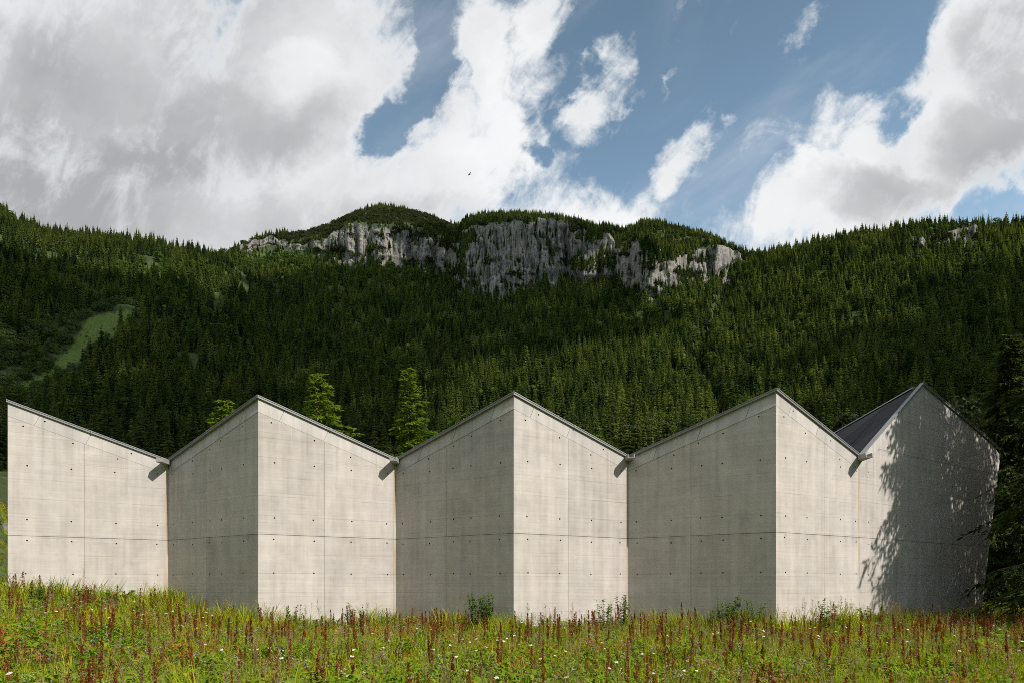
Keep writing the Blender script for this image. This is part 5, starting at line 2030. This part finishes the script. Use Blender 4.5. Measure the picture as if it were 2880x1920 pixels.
def leafy_weed(rg, H, n_st, L, w, dens, spread):
    """clump of upright stems set with narrow leaves"""
    lf, st = MB(), MB()
    for _ in range(n_st):
        e = ring(rg)
        r = spread * math.sqrt(rg.random())
        b0 = Vector((e[0] * r * 0.6, e[1] * r * 0.6, 0))
        h = H * rg.uniform(0.7, 1.05)
        t0 = Vector((e[0] * r * 1.15, e[1] * r * 1.15, h))
        st.tube([b0, b0.lerp(t0, 0.5) + Vector((0, 0, 0.02)), t0], [0.005, 0.004, 0.002], 4, 0, False)
        for k in range(dens):
            t = rg.uniform(0.12, 1.0)
            c = b0.lerp(t0, t)
            leaf(lf, c, ring(rg), L * rg.uniform(0.6, 1.2) * (1.1 - 0.5 * t), w * rg.uniform(0.7, 1.2), 0, rg.uniform(0.5, 1.1), rg.uniform(0.2, 1.0))
    return lf, st


def tall_plants():
    rg = random.Random(57)
    # (x in the row of walls, distance in front of the wall, height, stems, leaf length, leaf width, leaves, spread, label)
    weeds = [
        (-0.88, 0.9, 1.55, 11, 0.15, 0.022, 30, 0.42, 'bushy green weed with pointed leaves before the middle dark wall'),
        (2.85, 1.2, 1.40, 5, 0.14, 0.015, 26, 0.28, 'slender leafy weed against the third bright wall near its right end'),
        (3.55, 1.1, 1.50, 6, 0.15, 0.015, 26, 0.25, 'tall green weed standing in the corner of the third valley'),
        (6.35, 0.9, 1.45, 10, 0.16, 0.017, 26, 0.45, 'wide clump of feathery green weeds before the rightmost dark wall'),
        (7.05, 0.8, 1.25, 6, 0.15, 0.016, 24, 0.3, 'smaller leafy weed beside the third gable edge on its dark side'),
        (-13.0, 2.4, 1.00, 5, 0.17, 0.018, 26, 0.25, 'dark leafy weed with whorled leaves before the leftmost bright wall'),
        (-13.9, 2.5, 0.88, 5, 0.17, 0.018, 24, 0.35, 'low leafy weed left of the whorled one before the leftmost wall'),
        (-6.6, 1.0, 1.15, 6, 0.12, 0.013, 24, 0.3, 'thin upright weed before the second bright wall by its left edge'),
        (-4.9, 1.4, 1.20, 6, 0.13, 0.013, 24, 0.4, 'loose weedy clump before the right end of the second bright wall'),
        (9.3, 0.9, 1.35, 5, 0.13, 0.020, 22, 0.3, 'tall weed with broad leaves before the fourth bright wall'),
        (11.0, 1.3, 1.30, 6, 0.13, 0.018, 22, 0.35, 'leafy weed at the edge of the tree shadow on the gable wall'),
        (14.2, 2.6, 1.15, 7, 0.14, 0.020, 22, 0.4, 'yellow green weed clump before the shaded gable wall'),
        (-11.2, 0.8, 1.05, 5, 0.10, 0.011, 24, 0.25, 'thin grassy weed in the corner of the leftmost valley'),
    ]
    for (x, off, H, ns, L, w, dn, spr, lab) in weeds:
        y = wall_y(x) - off
        z = float(land_z(x, y))
        e = empty('tall_weed', (x, y, z), rg.uniform(0, 6.28))
        tag(e, lab, 'plant')
        lf, st = leafy_weed(rg, H * 0.90, int(ns * 2), L * 1.1, w * 1.5, int(dn * 1.5), spr)
        lf.build('foliage', M_WEED, e)
        st.build('stem', M_STEM, e)
    dry = [(-15.5, 1.2, 1.50), (-15.2, 1.4, 1.35), (-13.6, 1.2, 1.42), (-1.75, 0.8, 1.55), (-1.45, 0.9, 1.65), (-1.2, 0.8, 1.4), (0.45, 0.9, 1.25), (0.95, 0.9, 1.2), (1.85, 0.8, 1.25), (1.2, 1.4, 1.1),
           (8.6, 0.7, 1.45), (8.85, 0.8, 1.35), (9.55, 0.9, 1.35), (10.0, 1.1, 1.25), (11.9, 1.4, 1.45), (12.1, 1.5, 1.30), (14.9, 2.6, 1.2), (13.5, 2.2, 1.2), (15.6, 2.8, 1.2), (-7.4, 1.0, 1.2), (-7.1, 1.0, 1.1), (-5.9, 1.2, 1.35), (7.5, 0.7, 1.3)]
    marks = {}
    for (x, off, H) in dry:
        y = wall_y(x) - off
        e = empty('dry_stalk', (x, y, float(land_z(x, y))), rg.uniform(0, 6.28))
        side = ZONES[int(np.searchsorted([q[0] for q in ZONES], x / y))][1]
        lab = 'tall pale dry flowering stalk rising before %s' % side
        tag(e, lab, 'plant', lab.replace('stalk', 'stalks', 1))
        mb = panicle(rg, H * 0.93)
        st, hd = MB(), MB()
        for f_, mi in zip(mb.f, mb.mi):
            (st if mi == 0 else hd).face([mb.v[k] for k in f_])
        st.build('stem', M_STRAW, e)
        hd.build('seed_head', M_STRAW, e)
    # burdock-like plants with big leaves
    big = [(0.45, 1.6, 'big pale green leaves of a burdock at the foot of the middle gable edge'), (2.2, 5.5, 'large leaved burdock in the meadow before the third bright wall'),
           (12.2, 6.0, 'large pale leaves spread in the meadow before the gable wall'), (11.3, 6.8, 'second patch of large pale leaves before the gable wall, nearer'),
           (-12.5, 3.0, 'round leaved green plant below the whorled weed at the left'), (-9.2, 9.5, 'broad leaved plant low in the meadow before the first dark wall')]
    for (x, off, lab) in big:
        y = wall_y(x) - off
        e = empty('burdock_plant', (x, y, float(land_z(x, y))), 0)
        tag(e, lab, 'plant')
        for k in range(9):
            mb = MB()
            leaf(mb, (0, 0, rg.uniform(0.15, 0.45)), ring(rg), rg.uniform(0.25, 0.42), rg.uniform(0.08, 0.13), 0, rg.uniform(0.2, 0.8), rg.uniform(0.2, 0.8))
            mb.build('leaf', M_HERB, e)
    # dry bent grass straws close to the lower edge
    for (xi, y, lean) in ((1850, 8.6, -0.28), (1590, 8.0, -0.2), (300, 8.4, 0.3), (2620, 8.2, -0.25)):
        x = (xi * 1.0 - 1440) / 1920 * y
        mb = MB()
        z = float(land_z(x, y))
        mb.tube([(0, 0, 0), (lean * 0.25, 0, 0.45), (lean * 0.8, 0, 0.80), (lean * 1.35, 0, 0.90)], [0.004, 0.004, 0.003, 0.002], 4, 0, False)
        o = mb.build('grass_straw', [M_STRAW])
        o.location = (x, y, z)
        side = ZONES[int(np.searchsorted([q[0] for q in ZONES], x / y))][1]
        tag(o, 'single pale bent straw close to the lower edge before %s' % side, 'straw')


meadow()
tall_plants()


# ------------------------------------------------------------------ odds and ends
def rock(name, loc, r, seed, label):
    import bmesh
    b = bmesh.new()
    bmesh.ops.create_icosphere(b, subdivisions=3, radius=1)
    for v in b.verts:
        k = 1 + 0.5 * (float(fbm(v.co.x * 1.7 + seed, v.co.y * 1.7 + v.co.z * 1.3, seed, 3)) - 0.5)
        v.co = Vector((v.co.x * r[0] * k, v.co.y * r[1] * k, v.co.z * r[2] * k))
    me = bpy.data.meshes.new(name)
    b.to_mesh(me)
    b.free()
    me.materials.append(M_BOULDER)
    o = link(name, me)
    o.location = loc
    tag(o, label, 'boulder')


M_BOULDER = plain('grey_boulder', (0.16, 0.155, 0.15), 0.9, 0, 0.35, 1.5)
rock('boulder', (-27.8, 38.0, float(land_z(-27.8, 38.0)) + 0.35), (0.8, 0.7, 0.45), 4, 'grey boulder on the grassy bank at the far left edge')
rock('boulder', (-28.6, 36.5, float(land_z(-28.6, 36.5)) + 0.2), (0.5, 0.45, 0.3), 9, 'smaller grey boulder in front of the larger one at the far left')


def bird():
    b = MB()
    b.tube([(-0.10, 0, 0), (-0.05, 0, 0.01), (0.03, 0, 0.012), (0.09, 0, 0.005), (0.12, 0, 0)], [0.008, 0.028, 0.034, 0.018, 0.006], 6)
    b.face([(-0.09, -0.01, 0.0), (-0.17, -0.025, 0.0), (-0.17, 0.025, 0.0), (-0.09, 0.01, 0.0)])
    m_ = plain('dark_feathers', (0.03, 0.03, 0.032), 0.8)
    e = empty('bird', (-3.75, 60, 37.8), 0.5)
    tag(e, 'tiny dark bird flying before the white cloud above the rock faces', 'bird')
    b.build('body', m_, e)
    for s in (-1, 1):
        w = MB()
        pts = [(0.05, 0.02 * s, 0.015), (0.06, 0.16 * s, 0.07), (0.0, 0.30 * s, 0.05), (-0.03, 0.16 * s, 0.06), (-0.04, 0.02 * s, 0.012)]
        w.face(pts)
        w.face([(x, y, z - 0.006) for x, y, z in pts[::-1]])
        w.build('wing', m_, e)


bird()
pb = MB()
pb.tube([(0, 0, -0.3), (0.01, 0, 0.6), (0.02, 0.01, 1.25)], [0.05, 0.047, 0.043], 8)
po = pb.build('wooden_post', [M_BARK])
po.location = (22.0, 30.0, float(land_z(22.0, 30.0)))
tag(po, 'thin dark wooden post in the shaded grass right of the gable wall', 'post')
